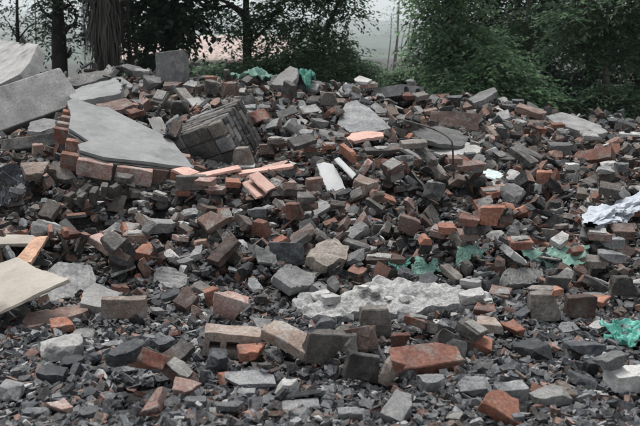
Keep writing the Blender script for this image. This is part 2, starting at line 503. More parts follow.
def rock_mesh(name, seed, dims, npts=14, boxy=.6, sub=1, amp=.006, detail=30):
    r = np.random.default_rng(seed)
    p = r.normal(size=(npts, 3)); p /= np.linalg.norm(p, axis=1)[:, None]
    c = p / np.abs(p).max(1)[:, None]
    p = (p * (1 - boxy) + c * boxy * .95) * r.uniform(.82, 1.0, (npts, 1)) * np.array(dims) / 2
    bm = bmesh.new()
    for q in p: bm.verts.new(q)
    res = bmesh.ops.convex_hull(bm, input=bm.verts)
    bmesh.ops.delete(bm, geom=[g for g in res['geom_interior'] if isinstance(g, bmesh.types.BMVert)], context='VERTS')
    if sub:
        bmesh.ops.dissolve_limit(bm, angle_limit=RAD(14), verts=bm.verts, edges=bm.edges)
        bmesh.ops.bevel(bm, geom=bm.edges[:], offset=min(dims) * .05, segments=1, affect='EDGES', clamp_overlap=True)
        bmesh.ops.triangulate(bm, faces=bm.faces)
        bmesh.ops.subdivide_edges(bm, edges=[e for e in bm.edges if e.calc_length() > max(dims) * .2], cuts=sub)
        rough_up(bm, amp, detail, Vector((seed * 1.7, 0, 0)))
        rough_up(bm, amp * .5, detail * 2.7, Vector((0, seed * 1.3, 0)))
    bmesh.ops.triangulate(bm, faces=bm.faces)
    co = np.array([v.co for v in bm.verts]); ext = (co.max(0) - co.min(0)) / 2
    return bm_done(bm, name, None, 30), ext

def cut_mesh(name, seed, dims, cuts=5, depth=(.55, .95), sub=0, amp=.004, detail=30):
    """angular broken piece: a box knocked off by several planes"""
    r = random.Random(seed)
    bm = bmesh.new(); bmesh.ops.create_cube(bm, size=1)
    D = Vector(dims)
    for v in bm.verts: v.co = Vector((v.co.x * D.x, v.co.y * D.y, v.co.z * D.z))
    for k in range(cuts):
        d = Vector((r.gauss(0, 1), r.gauss(0, 1), r.gauss(0, .8))).normalized()
        n = Vector((d.x / D.x, d.y / D.y, d.z / D.z)).normalized()
        sup = .5 * (abs(n.x) * D.x + abs(n.y) * D.y + abs(n.z) * D.z)
        g = bm.verts[:] + bm.edges[:] + bm.faces[:]
        bmesh.ops.bisect_plane(bm, geom=g, plane_co=n * sup * r.uniform(*depth), plane_no=n, clear_outer=True)
        ed = [e for e in bm.edges if e.is_boundary]
        if ed: bmesh.ops.holes_fill(bm, edges=ed)
    if sub:
        bmesh.ops.bevel(bm, geom=bm.edges[:], offset=min(dims) * .04, segments=1, affect='EDGES', clamp_overlap=True)
        bmesh.ops.triangulate(bm, faces=bm.faces)
        for _ in range(sub):
            bmesh.ops.subdivide_edges(bm, edges=[e for e in bm.edges if e.calc_length() > max(dims) * .13], cuts=1)
            bmesh.ops.triangulate(bm, faces=bm.faces)
        rough_up(bm, amp, detail, Vector((seed * 1.7, 0, 0))); rough_up(bm, amp * .6, detail * 2.7, Vector((0, seed * 1.3, 0)))
    bmesh.ops.remove_doubles(bm, verts=bm.verts, dist=1e-5)
    bmesh.ops.triangulate(bm, faces=bm.faces)
    co = np.array([v.co for v in bm.verts]); c = (co.max(0) + co.min(0)) / 2
    for v in bm.verts: v.co -= Vector(c)
    return bm_done(bm, name, None, 14), (co.max(0) - co.min(0)) / 2

def arrays(me):
    V = np.zeros(len(me.vertices) * 3, np.float32); me.vertices.foreach_get('co', V)
    me.calc_loop_triangles()
    F = np.zeros(len(me.loop_triangles) * 3, np.int32); me.loop_triangles.foreach_get('vertices', F)
    return V.reshape(-1, 3), F.reshape(-1, 3)

BRICKS = {}
for kind, nv in (('whole', 10), ('half', 14), ('chip', 12)):
    BRICKS[kind] = [brick_mesh('brick_' + kind, 100 * len(kind) + k, kind) for k in range(nv)]
U = rnd.uniform
ROCKS = [cut_mesh('rock', 300 + k, (.135 * U(.8, 1.2), .1 * U(.7, 1.2), .066 * U(.6, 1.3)), 9, (.45, .88), 2, .006, 30) for k in range(18)]
LUMPS = [cut_mesh('lump', 400 + k, (.17 * U(.8, 1.2), .12 * U(.8, 1.2), .065 * U(.7, 1.4)), 8, (.5, .92), 2, .0065, 34) for k in range(16)]
SHARDS = [cut_mesh('shard', 500 + k, (.22 * U(.8, 1.3), .13 * U(.7, 1.3), .028 * U(.6, 1.4)), 5, (.55, .95), 1, .003, 30) for k in range(14)]
MORTARS = [cut_mesh('mortar_patch', 800 + k, (.13 * U(.8, 1.25), .09 * U(.8, 1.1), .016), 7, (.5, .9), 2, .0045, 40) for k in range(8)]
SHAPES = [(1, .75, .5), (1, .5, .32), (1, .8, .2), (1, .48, .45), (1, .9, .65), (1, .62, .14)]
FRAGS = [arrays(cut_mesh('frag', 600 + k, SHAPES[k % 6], 4, (.5, .9))[0]) for k in range(30)]
CHUNKS = [arrays(cut_mesh('chunk', 700 + k, SHAPES[k % 6], 6, (.55, .92))[0]) for k in range(36)]

with_mat = {}
def mesh_with(me, mat):
    key = (me.name, mat.name)
    if key not in with_mat:
        c = me.copy(); c.materials.clear(); c.materials.append(mat); with_mat[key] = c
    return with_mat[key]

# ------------------------------------------------------------------ large fixed pieces of the heap
LAND = []        # (phrase, xy) landmarks for labels
def landmark(phrase, p): LAND.append((phrase, np.array(p[:2], float)))

def raster_poly(top, under=None, hero=True):
    """raise the heap height to a top polygon (n,3)"""
    n = len(top); c = top.mean(0)
    A = np.c_[top[:, :2], np.ones(n)]
    k = np.linalg.lstsq(A, top[:, 2], rcond=None)[0]
    x, y = top[:, 0], top[:, 1]
    i0, i1 = np.clip(((np.array([x.min(), x.max()]) - GX0) / GS).astype(int), 0, NX - 1)
    j0, j1 = np.clip(((np.array([y.min(), y.max()]) - GY0) / GS).astype(int), 0, NY - 1)
    if i1 <= i0 or j1 <= j0: return
    X, Y = GXX[i0:i1 + 1, j0:j1 + 1], GYY[i0:i1 + 1, j0:j1 + 1]
    ins = np.zeros(X.shape, bool)
    for a in range(n):
        b = (a + 1) % n
        cond = (y[a] > Y) != (y[b] > Y)
        with np.errstate(divide='ignore', invalid='ignore'):
            xi = (x[b] - x[a]) * (Y - y[a]) / (y[b] - y[a]) + x[a]
        ins ^= cond & (X < xi)
    Z = np.clip(k[0] * X + k[1] * Y + k[2], top[:, 2].min(), top[:, 2].max())
    sub = H[i0:i1 + 1, j0:j1 + 1]
    sub[ins] = np.maximum(sub[ins], Z[ins])
    if hero: HERO[i0:i1 + 1, j0:j1 + 1][ins] = True; BIG[i0:i1 + 1, j0:j1 + 1][ins] = True

def hit(px, py, field=None):
    f = H if field is None else field
    for y in np.arange(2.75, 11, .02):
        p = P(px, py, y)
        if GX0 < p[0] < GX1 and p[2] <= float(f[int((p[0] - GX0) / GS), int((y - GY0) / GS)]): return p
    return P(px, py, 9)

def frame_of(p0, n, uhint=(1, 0, 0)):
    n = unit(n); u = np.array(uhint, float); u = unit(u - n * (u @ n)); v = np.cross(n, u)
    return u, v, n

def jag(outline, step, amp, seed):
    r = random.Random(seed); out = []
    m = len(outline)
    for k in range(m):
        a, b = outline[k], outline[(k + 1) % m]
        d = np.linalg.norm(b - a); c = max(1, int(d / step))
        nrm = np.array([-(b - a)[1], (b - a)[0]]) / (d + 1e-9)
        for q in range(c):
            t = q / c
            out.append(a + (b - a) * t + (nrm * r.uniform(-amp, amp) if q else 0))
    return np.array(out)

def slab_mesh(name, outline, thick, mat, step=.03, jagamp=.006, rough=.004, rscale=12, seed=1, ribs=None, edge_slant=.01, cell=.035, sm=35, lumpy=False):
    """outline (n,2) in the slab's plane, top at z=0, thickness down"""
    r = random.Random(seed)
    o = jag(np.asarray(outline, float), step, jagamp, seed)
    area = .5 * np.sum(o[:, 0] * np.roll(o[:, 1], -1) - np.roll(o[:, 0], -1) * o[:, 1])
    if area < 0: o = o[::-1]
    lo, hi = o.min(0), o.max(0)
    pts = [Vector(q) for q in o]
    nb = len(pts)
    X, Y = np.meshgrid(np.arange(lo[0], hi[0], cell), np.arange(lo[1], hi[1], cell))
    X = X + RNG.uniform(-.25, .25, X.shape) * cell; Y = Y + RNG.uniform(-.25, .25, Y.shape) * cell
    for x, y in zip(X.ravel(), Y.ravel()):
        d = o - (x, y)
        if (d ** 2).sum(1).min() < (cell * .45) ** 2: continue
        ins = False
        for a in range(nb):
            b = (a + 1) % nb
            if (o[a, 1] > y) != (o[b, 1] > y) and x < (o[b, 0] - o[a, 0]) * (y - o[a, 1]) / (o[b, 1] - o[a, 1]) + o[a, 0]: ins = not ins
        if ins: pts.append(Vector((x, y)))
    edges = [(a, (a + 1) % nb) for a in range(nb)]
    vo, eo, fo, ov, oe, of = delaunay_2d_cdt(pts, edges, [], 1, 1e-6)
    bm = bmesh.new()
    def zt(x, y):
        z = rough * mnoise.fractal(Vector((x * rscale + seed, y * rscale, 0)), .9, 2.1, 4)
        if lumpy: z = rough * (1.6 * abs(mnoise.fractal(Vector((x * rscale + seed, y * rscale, 0)), .8, 2.1, 5)) - .4)
        if ribs: z += ribs[1] * math.sin((x * math.cos(ribs[2]) + y * math.sin(ribs[2])) * 2 * math.pi / ribs[0])
        return z
    tv = [bm.verts.new((p.x, p.y, zt(p.x, p.y))) for p in vo]
    for f in fo:
        try: bm.faces.new([tv[k] for k in f])
        except ValueError: pass
    bm.edges.ensure_lookup_table()
    bedges = [e for e in bm.edges if e.is_boundary]
    ring = {}
    c = Vector((*o.mean(0), 0))
    mids = {}; bots = {}
    for e in bedges:
        for v in e.verts:
            if v not in bots:
                out = (v.co - c); out.z = 0; out.normalize()
                mids[v] = bm.verts.new(v.co + out * r.uniform(-.3, 1) * edge_slant + Vector((0, 0, -thick * r.uniform(.35, .65))))
                bots[v] = bm.verts.new((v.co + out * r.uniform(-1, .3) * edge_slant) * 1 + Vector((0, 0, -thick * r.uniform(.92, 1.05) - v.co.z)))
    for e in bedges:
        a, b = e.verts
        bm.faces.new((a, b, mids[b], mids[a])); bm.faces.new((mids[a], mids[b], bots[b], bots[a]))
    be = [bm.edges.get((bots[a], bots[b])) for a, b in (e.verts for e in bedges)]
    bmesh.ops.holes_fill(bm, edges=[e for e in be if e])
    bmesh.ops.triangulate(bm, faces=[f for f in bm.faces if len(f.verts) > 4])
    return bm_done(bm, name, mat, sm)

def px_slab(name, pix, plane, thick, mat, label=None, cat=None, parent=None, land=None, register=True, tip=None, up=.55, **kw):
    """flat piece whose outline was seen at photo pixels, standing on a plane through three points (px, py, distance)"""
    if plane == 'rest':          # lie on the heap as it is: plane fitted to the ground met behind the outline
        c2 = np.mean(pix, 0)
        fld = H if up > 1 else HREST
        g = np.array([hit(*(c2 + (np.array(q) - c2) * f), fld) for q in pix for f in (.95, .5)])
        z = fld[np.clip(((g[:, 0] - GX0) / GS).astype(int), 0, NX - 1), np.clip(((g[:, 1] - GY0) / GS).astype(int), 0, NY - 1)]
        k = np.linalg.lstsq(np.c_[g[:, :2], np.ones(len(g))], z, rcond=None)[0]
        k[1] = max(k[1], 0.02)
        if tip: k[:2] += tip
        n = unit([-k[0], -k[1], 1]); m0 = g.mean(0)
        a = np.array([m0[0], m0[1], float(np.percentile(z - g[:, 0] * k[0] - g[:, 1] * k[1], 70)) + m0[0] * k[0] + m0[1] * k[1]]) + n * thick * up
    else:
        a, b, c = (P(*q) for q in plane)
        n = unit(np.cross(b - a, c - a))
        if n[2] < 0: n = -n
    pts = np.array([on_plane(x, y, a, n) for x, y in pix])
    u, v, n = frame_of(a, n)
    o0 = pts.mean(0)
    out2 = np.c_[(pts - o0) @ u, (pts - o0) @ v]
    me = slab_mesh(name, out2, thick, M[mat], **kw)
    o = link(name, me, None, parent)
    o.matrix_world = Matrix.Translation(o0) @ Matrix(np.c_[u, v, n].tolist()).to_4x4()
    if register:
        raster_poly(pts)
        keep_clear(pix, float(pts[:, 1].mean()))
    if label: tag(o, label, cat)
    if land: landmark(land, o0)
    return o, (o0, u, v, n, out2)

def axes_box(O, a, b, c):
    """orthonormal frame and lengths from a corner and three edge end points"""
    ea, eb, ec = a - O, b - O, c - O
    la, lb, lc = map(np.linalg.norm, (ea, eb, ec))
    A = unit(ea); B = unit(eb - A * (eb @ A)); C = np.cross(A, B)
    if C @ ec < 0: C = -C
    return A, B, C, la, lb, lc

def rough_box_mesh(name, lx, ly, lz, mat, seed, amp=.012, cut=.03, cell=.06, cuts=3):
    """block with its corner at the origin, worn edges and a few broken corners"""
    r = random.Random(seed)
    bm = bmesh.new(); bmesh.ops.create_cube(bm, size=1)
    for v in bm.verts: v.co = Vector(((v.co.x + .5) * lx, (v.co.y + .5) * ly, (v.co.z + .5) * lz))
    ctr = Vector((lx, ly, lz)) / 2
    for k in range(cuts):
        c = Vector((r.choice([0, 1]) * lx, r.choice([0, 1]) * ly, r.choice([0, 1]) * lz))
        n = Vector(((c.x / lx - .5) * r.uniform(.3, 1), (c.y / ly - .5) * r.uniform(.3, 1), (c.z / lz - .5) * r.uniform(.3, 1))).normalized()
        g = bm.verts[:] + bm.edges[:] + bm.faces[:]
        bmesh.ops.bisect_plane(bm, geom=g, plane_co=c - n * r.uniform(.4, 1.2) * cut, plane_no=n, clear_outer=True)
        ed = [e for e in bm.edges if e.is_boundary]
        if ed: bmesh.ops.holes_fill(bm, edges=ed)
    bmesh.ops.bevel(bm, geom=bm.edges[:], offset=.006, segments=1, affect='EDGES', clamp_overlap=True)
    bmesh.ops.triangulate(bm, faces=[f for f in bm.faces if len(f.verts) > 4])
    for _ in range(4):
        ed = [e for e in bm.edges if e.calc_length() > cell]
        if not ed: break
        bmesh.ops.subdivide_edges(bm, edges=ed, cuts=1, use_grid_fill=True)
    bmesh.ops.triangulate(bm, faces=bm.faces)
    rough_up(bm, amp * .6, 9, Vector((seed, 0, 0))); rough_up(bm, amp * .4, 34, Vector((0, seed, 0)))
    return bm_done(bm, name, mat, 32)

def px_box(name, O, a, b, c, mat, label, cat, seed=1, la=None, lb=None, lc=None, land=None, **kw):
    """block from its nearest corner O and the far ends of three edges, each (px, py, distance)"""
    O, a, b, c = (P(*q) for q in (O, a, b, c))
    A, B, C, l1, l2, l3 = axes_box(O, a, b, c)
    l1, l2, l3 = la or l1, lb or l2, lc or l3
    if np.cross(A, B) @ C < 0: sgn = -1
    else: sgn = 1
    me = rough_box_mesh(name, l1, l2, l3, M[mat], seed, **kw)
    if sgn < 0:
        me.flip_normals()
    o = link(name, me, None)
    o.matrix_world = Matrix.Translation(O) @ Matrix(np.c_[A, B, C].tolist()).to_4x4()
    if sgn < 0:     # keep a proper rotation: mirror the mesh instead
        V = np.zeros(len(me.vertices) * 3); me.vertices.foreach_get('co', V); V = V.reshape(-1, 3); V[:, 2] *= -1
        me.vertices.foreach_set('co', V.ravel()); me.update()
        o.matrix_world = Matrix.Translation(O) @ Matrix(np.c_[A, B, -C].tolist()).to_4x4()
    corners = np.array([O + A * l1 * i + B * l2 * j + C * l3 * k for i in (0, 1) for j in (0, 1) for k in (0, 1)])
    R = np.c_[A, B, np.cross(A, B)]
    ctr = corners.mean(0)
    s = box_span(R, (l1 / 2, l2 / 2, l3 / 2), ctr[0], ctr[1])
    if s: settle(s, ctr[2], 2)
    keep_clear(hull2(corners), float(ctr[1]))
    tag(o, label, cat)
    if land: landmark(land, ctr)
    return o, (O, A, B, C, l1, l2, l3)

def put(o, mw, parent):
    """child at a world matrix under an unrotated Empty"""
    o.parent = parent
    o.matrix_basis = Matrix.Translation(-Vector(parent.location)) @ mw

def frame_m(o0, u, v, n):
    return Matrix.Translation(o0) @ Matrix(np.c_[u, v, n].tolist()).to_4x4()

def inside(o, x, y):
    ins = False; nb = len(o)
    for a in range(nb):
        b = (a + 1) % nb
        if (o[a, 1] > y) != (o[b, 1] > y) and x < (o[b, 0] - o[a, 0]) * (y - o[a, 1]) / (o[b, 1] - o[a, 1]) + o[a, 0]: ins = not ins
    return ins

# --- broken wall panel with its plaster side up, brick courses showing along the broken edge
def wall_panel():
    plane = [(80, 150, 6.0), (192, 168, 6.1), (68, 102, 6.85)]
    pix = [(67, 101), (74, 98), (98, 106), (108, 107), (141, 124), (160, 133), (173, 141), (194, 168),
           (150, 162), (104, 157), (80, 150), (78, 144), (89, 141), (77, 133), (69, 128), (71, 115)]
    a, b, c = (P(*q) for q in plane)
    n = unit(np.cross(b - a, c - a)); n = n if n[2] > 0 else -n
    pts = np.array([on_plane(x, y, a, n) for x, y in pix]); o0 = pts.mean(0)
    u = unit(b - a); v = np.cross(n, u)
    out2 = np.c_[(pts - o0) @ u, (pts - o0) @ v]
    root = empty('fallen_wall', tuple(o0 - n * .25))
    tag(root, 'large grey plastered wall panel leaning on rubble, bricks showing along its broken edge', 'wall panel')
    me = slab_mesh('plaster', out2, .024, M['plaster'], step=.09, jagamp=.005, rough=.003, rscale=4, seed=3, edge_slant=.004, cell=.05)
    put(link('plaster', me, None), frame_m(o0, u, v, n), root)
    core = out2.copy() * .99; core[:, 1] = np.where(out2[:, 1] < 0, core[:, 1] - .036, core[:, 1])
    me = slab_mesh('mortar_bed', core, .21, M['mortar_dark'], step=.05, jagamp=.01, rough=.004, seed=5, cell=.08)
    put(link('mortar_bed', me, None), frame_m(o0 - n * .026, u, v, n), root)
    grow = out2.copy(); grow[:, 1] = np.where(out2[:, 1] < 0, out2[:, 1] - .055, out2[:, 1]); grow[:, 0] = np.where(out2[:, 0] < -.25, out2[:, 0] - .01, out2[:, 0])
    r = random.Random(4); k = 0
    lo, hi = grow.min(0), grow.max(0)
    yy = lo[1] + .03; row = 0
    while yy < hi[1]:
        xx = lo[0] + (.0 if row % 2 else -.12)
        while xx < hi[0] + .1:
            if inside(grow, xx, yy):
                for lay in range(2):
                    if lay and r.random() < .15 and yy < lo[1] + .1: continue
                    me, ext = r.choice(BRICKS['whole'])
                    mt = r.choice(['brick_red', 'brick_orange', 'brick_pink', 'brick_red', 'brick_pink', 'brick_tan'] if lay == 0 else ['brick_sooty', 'brick_red', 'brick_sooty', 'brick_charcoal'])  # lower layer in darker bricks: soot, plus shade under the edge put into colour
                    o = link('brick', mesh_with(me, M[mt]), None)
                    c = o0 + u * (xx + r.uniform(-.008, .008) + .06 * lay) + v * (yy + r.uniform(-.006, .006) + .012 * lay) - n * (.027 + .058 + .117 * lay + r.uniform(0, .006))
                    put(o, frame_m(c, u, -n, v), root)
            xx += .25
        yy += .063; row += 1
    raster_poly(pts)
    keep_clear(pix, float(o0[1])); keep_clear([(55, 143), (80, 150), (194, 168), (185, 190), (150, 197), (90, 190), (58, 164)], 6.0)
    landmark('the grey plastered wall panel', o0)
wall_panel()

# --- lump of brickwork standing on its corner
def masonry():
    O = P(219, 122, 6.4)
    A = unit([.42, .2, -.88]); B = np.array([-.86, .42, -.3]); B = unit(B - A * (B @ A)); C = np.cross(A, B); C = C if C[1] > 0 else -C
    la, lb, lc = .51, .5, .43
    ctr = O + A * la / 2 + B * lb / 2 + C * lc / 2
    root = empty('brickwork_lump', tuple(ctr - np.array([0, 0, .3])))
    tag(root, 'dark lump of bonded brickwork tipped on its corner behind the plastered wall panel', 'brickwork')
    r = random.Random(9)
    def rb(name, cu, cv, cw, du, dv, dw, mat, seed):
        me = rough_box_mesh(name, du, dv, dw, M[mat], seed, amp=.006, cut=.015, cell=.07, cuts=2)
        o = link(name, me, None)
        p = O + A * cu + B * cv + C * cw
        if np.cross(A, B) @ C > 0: put(o, frame_m(p, A, B, C), root)
        else:
            V = np.zeros(len(me.vertices) * 3); me.vertices.foreach_get('co', V); V = V.reshape(-1, 3); V[:, 2] *= -1
            me.vertices.foreach_set('co', V.ravel()); me.flip_normals(); me.update()
            put(o, frame_m(p, A, B, -C), root)
        return o
    rb('mortar', .008, .01, .008, la - .02, lb - .03, lc - .016, 'mortar_dark', 61)
    k = 0
    for i in range(7):
        c0 = i * .061
        a0 = -.06 if i % 2 else 0
        while a0 < la - .02:
            w = .112
            s, e = max(a0, 0), min(a0 + w, la)
            if e - s > .03:
                b0 = 0
                for lenb in ((.235, .235) if (i + k) % 2 else (.115, .235, .115)):
                    if b0 + lenb > lb + .08: break
                    dv = lenb * (1 if b0 + lenb < lb else r.uniform(.6, 1))
                    rb('brick', s - r.uniform(0, .006), b0 - r.uniform(0, .006), c0 - r.uniform(0, .005), e - s - .004, dv, .054,
                       r.choice(['brick_grey', 'brick_charcoal', 'brick_charcoal', 'rock_grey', 'brick_charcoal']), 70 + k)
                    b0 += lenb + .01; k += 1
            a0 += w + .01; k += 1
    R = np.c_[A, B, np.cross(A, B)]
    s = box_span(R, (la / 2, lb / 2, lc / 2), ctr[0], ctr[1])
    settle(s, ctr[2], 2)
    keep_clear(hull2([O + A * la * i + B * lb * j + C * lc * k for i in (0, 1) for j in (0, 1) for k in (0, 1)]), 6.6)
    landmark('the tipped lump of dark brickwork', ctr)
masonry()

# --- concrete blocks and slabs at the head of the heap
px_slab('concrete_slab', [(-40, 36), (0, 40), (38, 44), (30, 62), (20, 74), (0, 84), (-40, 104)], [(0, 84, 7.9), (20, 74, 7.9), (38, 44, 8.5)], .14, 'concrete_pale',
        'pale concrete slab leaning on top of the big concrete block', 'slab', land='the leaning pale concrete slab', rough=.002, seed=11, jagamp=.002, step=.2)
px_box('concrete_block', (60, 67, 7.75), (0, 86, 7.3), (68, 100, 7.6), (50, 62, 8.0), 'concrete_pale',
       'big pale concrete block with streaked face lying across the heap', 'concrete block', seed=12, la=1.0, lb=.36, lc=.2, land='the big pale concrete block', amp=.004, cut=.014)
px_box('concrete_block', (156, 86, 8.5), (155, 53, 8.6), (184, 85, 8.45), (158, 80, 8.7), 'concrete_grey',
       'small upright concrete block with rounded corner standing on the crest', 'concrete block', seed=15, la=.33, lb=.28, lc=.16, land='the small upright concrete block', amp=.006, cut=.03, cuts=2)
px_slab('wall_fragment', [(70, 98), (68, 92), (82, 86), (100, 81), (115, 77), (122, 84), (120, 93), (104, 97), (84, 100)], [(84, 100, 7.4), (120, 93, 7.5), (82, 86, 7.9)], .09, 'plaster',
        'whitewashed brick wall fragment with ragged edge above the plastered panel', 'wall fragment', land='the whitewashed wall fragment', rough=.006, seed=16, jagamp=.01)
px_slab('slate_slab', [(66, 83), (66, 78), (84, 73), (104, 70), (107, 76), (97, 80), (76, 86)], [(76, 86, 7.9), (104, 78, 8.0), (84, 73, 8.2)], .05, 'render_dark',
        'dark flat slab lying behind the whitewashed wall fragment', 'slab', rough=.004, seed=17)
px_slab('flat_stone', [(337, 124), (341, 112), (346, 103), (357, 100), (362, 104), (370, 108), (381, 118), (391, 128), (376, 131), (350, 132)], [(337, 126, 7.4), (391, 128, 7.4), (357, 100, 7.95)], .055, 'rock_grey',
        'wide smooth blue-grey stone slab with pointed edge on the slope', 'stone slab', land='the wide blue-grey stone slab', rough=.004, seed=18, jagamp=.004)
px_slab('cement_sheet', [(411, 131), (424, 127), (441, 126), (458, 130), (470, 137), (462, 146), (444, 144), (425, 141)], [(411, 133, 7.3), (462, 146, 7.1), (441, 126, 7.7)], .035, 'concrete_grey',
        'upper grey cement sheet of the layered pair behind the bent rod', 'cement sheet', rough=.012, seed=19, land='the layered cement sheets')
px_slab('cement_sheet', [(428, 150), (440, 143), (468, 142), (482, 147), (480, 152), (452, 156), (434, 157)], [(434, 157, 6.95), (480, 152, 7.0), (445, 142, 7.3)], .04, 'concrete_pale',
        'lower paler cement sheet of the layered pair behind the bent rod', 'cement sheet', rough=.012, seed=20)
px_box('brown_block', (430, 127, 7.9), (431, 108, 8.0), (478, 127, 7.9), (434, 118, 8.2), 'brick_sooty',
       'long brown block of cracked masonry lying on the slope above the bent rod', 'masonry block', seed=21, la=.17, lb=.43, lc=.15, amp=.016, cut=.03, land='the long brown masonry block')
px_slab('concrete_slab', [(546, 116), (562, 112), (584, 119), (602, 126), (608, 132), (594, 135), (570, 128), (554, 122)], [(570, 128, 8.2), (608, 134, 8.2), (562, 112, 8.9)], .06, 'concrete_grey',
        'long grey concrete slab sloping down towards the brown brick chunk', 'slab', seed=22, land='the long sloping grey slab')
px_slab('concrete_slab', [(488, 120), (496, 113), (508, 109), (511, 117), (500, 121), (490, 123)], [(490, 123, 8.1), (511, 118, 8.2), (508, 109, 8.4)], .07, 'concrete_grey',
        'small square grey slab propped near the crest beside dark rocks', 'slab', seed=23)
px_slab('concrete_slab', [(468, 99), (480, 92), (494, 87), (497, 91), (485, 99), (474, 103)], [(474, 103, 8.8), (497, 92, 9.0), (494, 87, 9.2)], .06, 'concrete_grey',
        'narrow grey slab lying along the crest before the green thicket', 'slab', seed=24)
px_slab('white_slab', [(271, 84), (279, 74), (290, 66), (298, 69), (297, 78), (286, 86)], [(271, 86, 8.2), (297, 80, 8.2), (290, 66, 8.5)], .06, 'concrete_pale',
        'white slab tilted on the crest beside the teal netting', 'slab', seed=25, land='the white slab on the crest')
px_box('wall_chunk', (572, 152, 7.5), (571, 166, 7.4), (606, 168, 7.2), (576, 146, 7.7), 'brick_red',
       'brown wall chunk of two bonded bricks on the far slope', 'wall chunk', seed=26, la=.12, lb=.33, lc=.12, amp=.014, land='the brown chunk of two bonded bricks')
px_slab('ledge_slab', [(95, 104), (112, 100), (126, 98), (134, 104), (120, 110), (104, 110)], [(104, 112, 7.1), (134, 106, 7.2), (126, 98, 7.5)], .05, 'brick_sooty',
        'dark thin slab wedged behind the plastered wall panel', 'slab', seed=27)
px_slab('grey_slab', [(27, 131), (30, 122), (44, 118), (56, 120), (55, 127), (40, 132)], [(27, 132, 6.8), (56, 128, 6.8), (44, 118, 7.1)], .06, 'concrete_grey',
        'flat pale grey slab below the big concrete block', 'slab', seed=28)
px_box('dark_beam', (0, 152, 6.6), (0, 138, 6.65), (58, 140, 6.6), (2, 132, 6.85), 'render_dark',
       'dark sooty beam running under the big concrete block', 'beam', seed=29, la=.1, lb=.46, lc=.14, amp=.01)
px_slab('pink_slab', [(345, 138), (352, 133), (364, 131), (383, 132), (384, 136), (368, 138), (354, 141)], [(345, 141, 7.0), (384, 137, 7.0), (364, 131, 7.3)], .025, 'tile_pink',
        'pale pink flat sherd lying below the wide blue-grey slab', 'sherd', seed=30, rough=.006)
px_slab('mint_tile', [(482, 171), (490, 168), (505, 174), (498, 180), (486, 176)], [(482, 173, 6.3), (498, 180, 6.2), (490, 168, 6.55)], .014, 'tile_mint',
        'pale mint glazed tile lying tilted on the slope', 'tile', seed=31, rough=.0005, jagamp=.001, land='the pale mint tile')
px_slab('white_board', [(317, 164), (324, 162), (333, 164), (341, 178), (347, 192), (338, 194), (328, 190), (322, 178)], [(328, 192, 5.9), (347, 192, 5.95), (326, 162, 6.15)], .014, 'foam',
        'broken white board standing tilted among dark bricks', 'board', seed=32, rough=.001, jagamp=.003, land='the broken white board')
px_slab('white_strip', [(335, 159), (339, 157), (356, 174), (353, 178)], [(335, 160, 6.1), (354, 178, 6.0), (339, 157, 6.2)], .012, 'foam',
        'narrow white strip lying beside the broken white board', 'strip', seed=33, rough=.001, jagamp=.002)
for k, (pix, d, lab, mt) in enumerate([
    ([(190, 175), (238, 165), (241, 168), (196, 178)], 5.95, 'pink plank running under the lump of dark brickwork', 'tile_pink'),
    ([(236, 171), (292, 163), (293, 166), (240, 174)], 6.0, 'thin pink plank behind the pair of pink tiles', 'tile_pink'),
    ([(172, 169), (186, 166), (200, 172), (186, 176)], 6.0, 'short pale pink board at the tip of the plastered wall panel', 'tile_pink'),
    ([(262, 166), (286, 160), (292, 163), (268, 169)], 6.2, 'short pale board on top of the thin pink plank', 'brick_pink')]):
    px_slab('plank', pix, [(pix[0][0], pix[0][1] + 1, d), (pix[2][0], pix[2][1] + 1, d), (pix[1][0], pix[1][1], d + .12)], .02, mt, lab, 'plank', seed=35 + k, rough=.001, jagamp=.002)
px_slab('pink_tile', [(243, 182), (252, 179), (267, 194), (257, 197)], [(243, 184, 5.6), (262, 197, 5.5), (252, 179, 5.8)], .02, 'tile_pink',
        'lower square pink tile of the overlapping pair', 'tile', seed=41, rough=.0005, jagamp=.001, land='the pair of pink tiles')
px_slab('pink_tile', [(249, 175), (258, 171), (276, 187), (267, 191)], [(249, 177, 5.65), (272, 191, 5.55), (258, 171, 5.85)], .02, 'tile_pink',
        'upper square pink tile of the overlapping pair', 'tile', seed=42, rough=.0005, jagamp=.001)

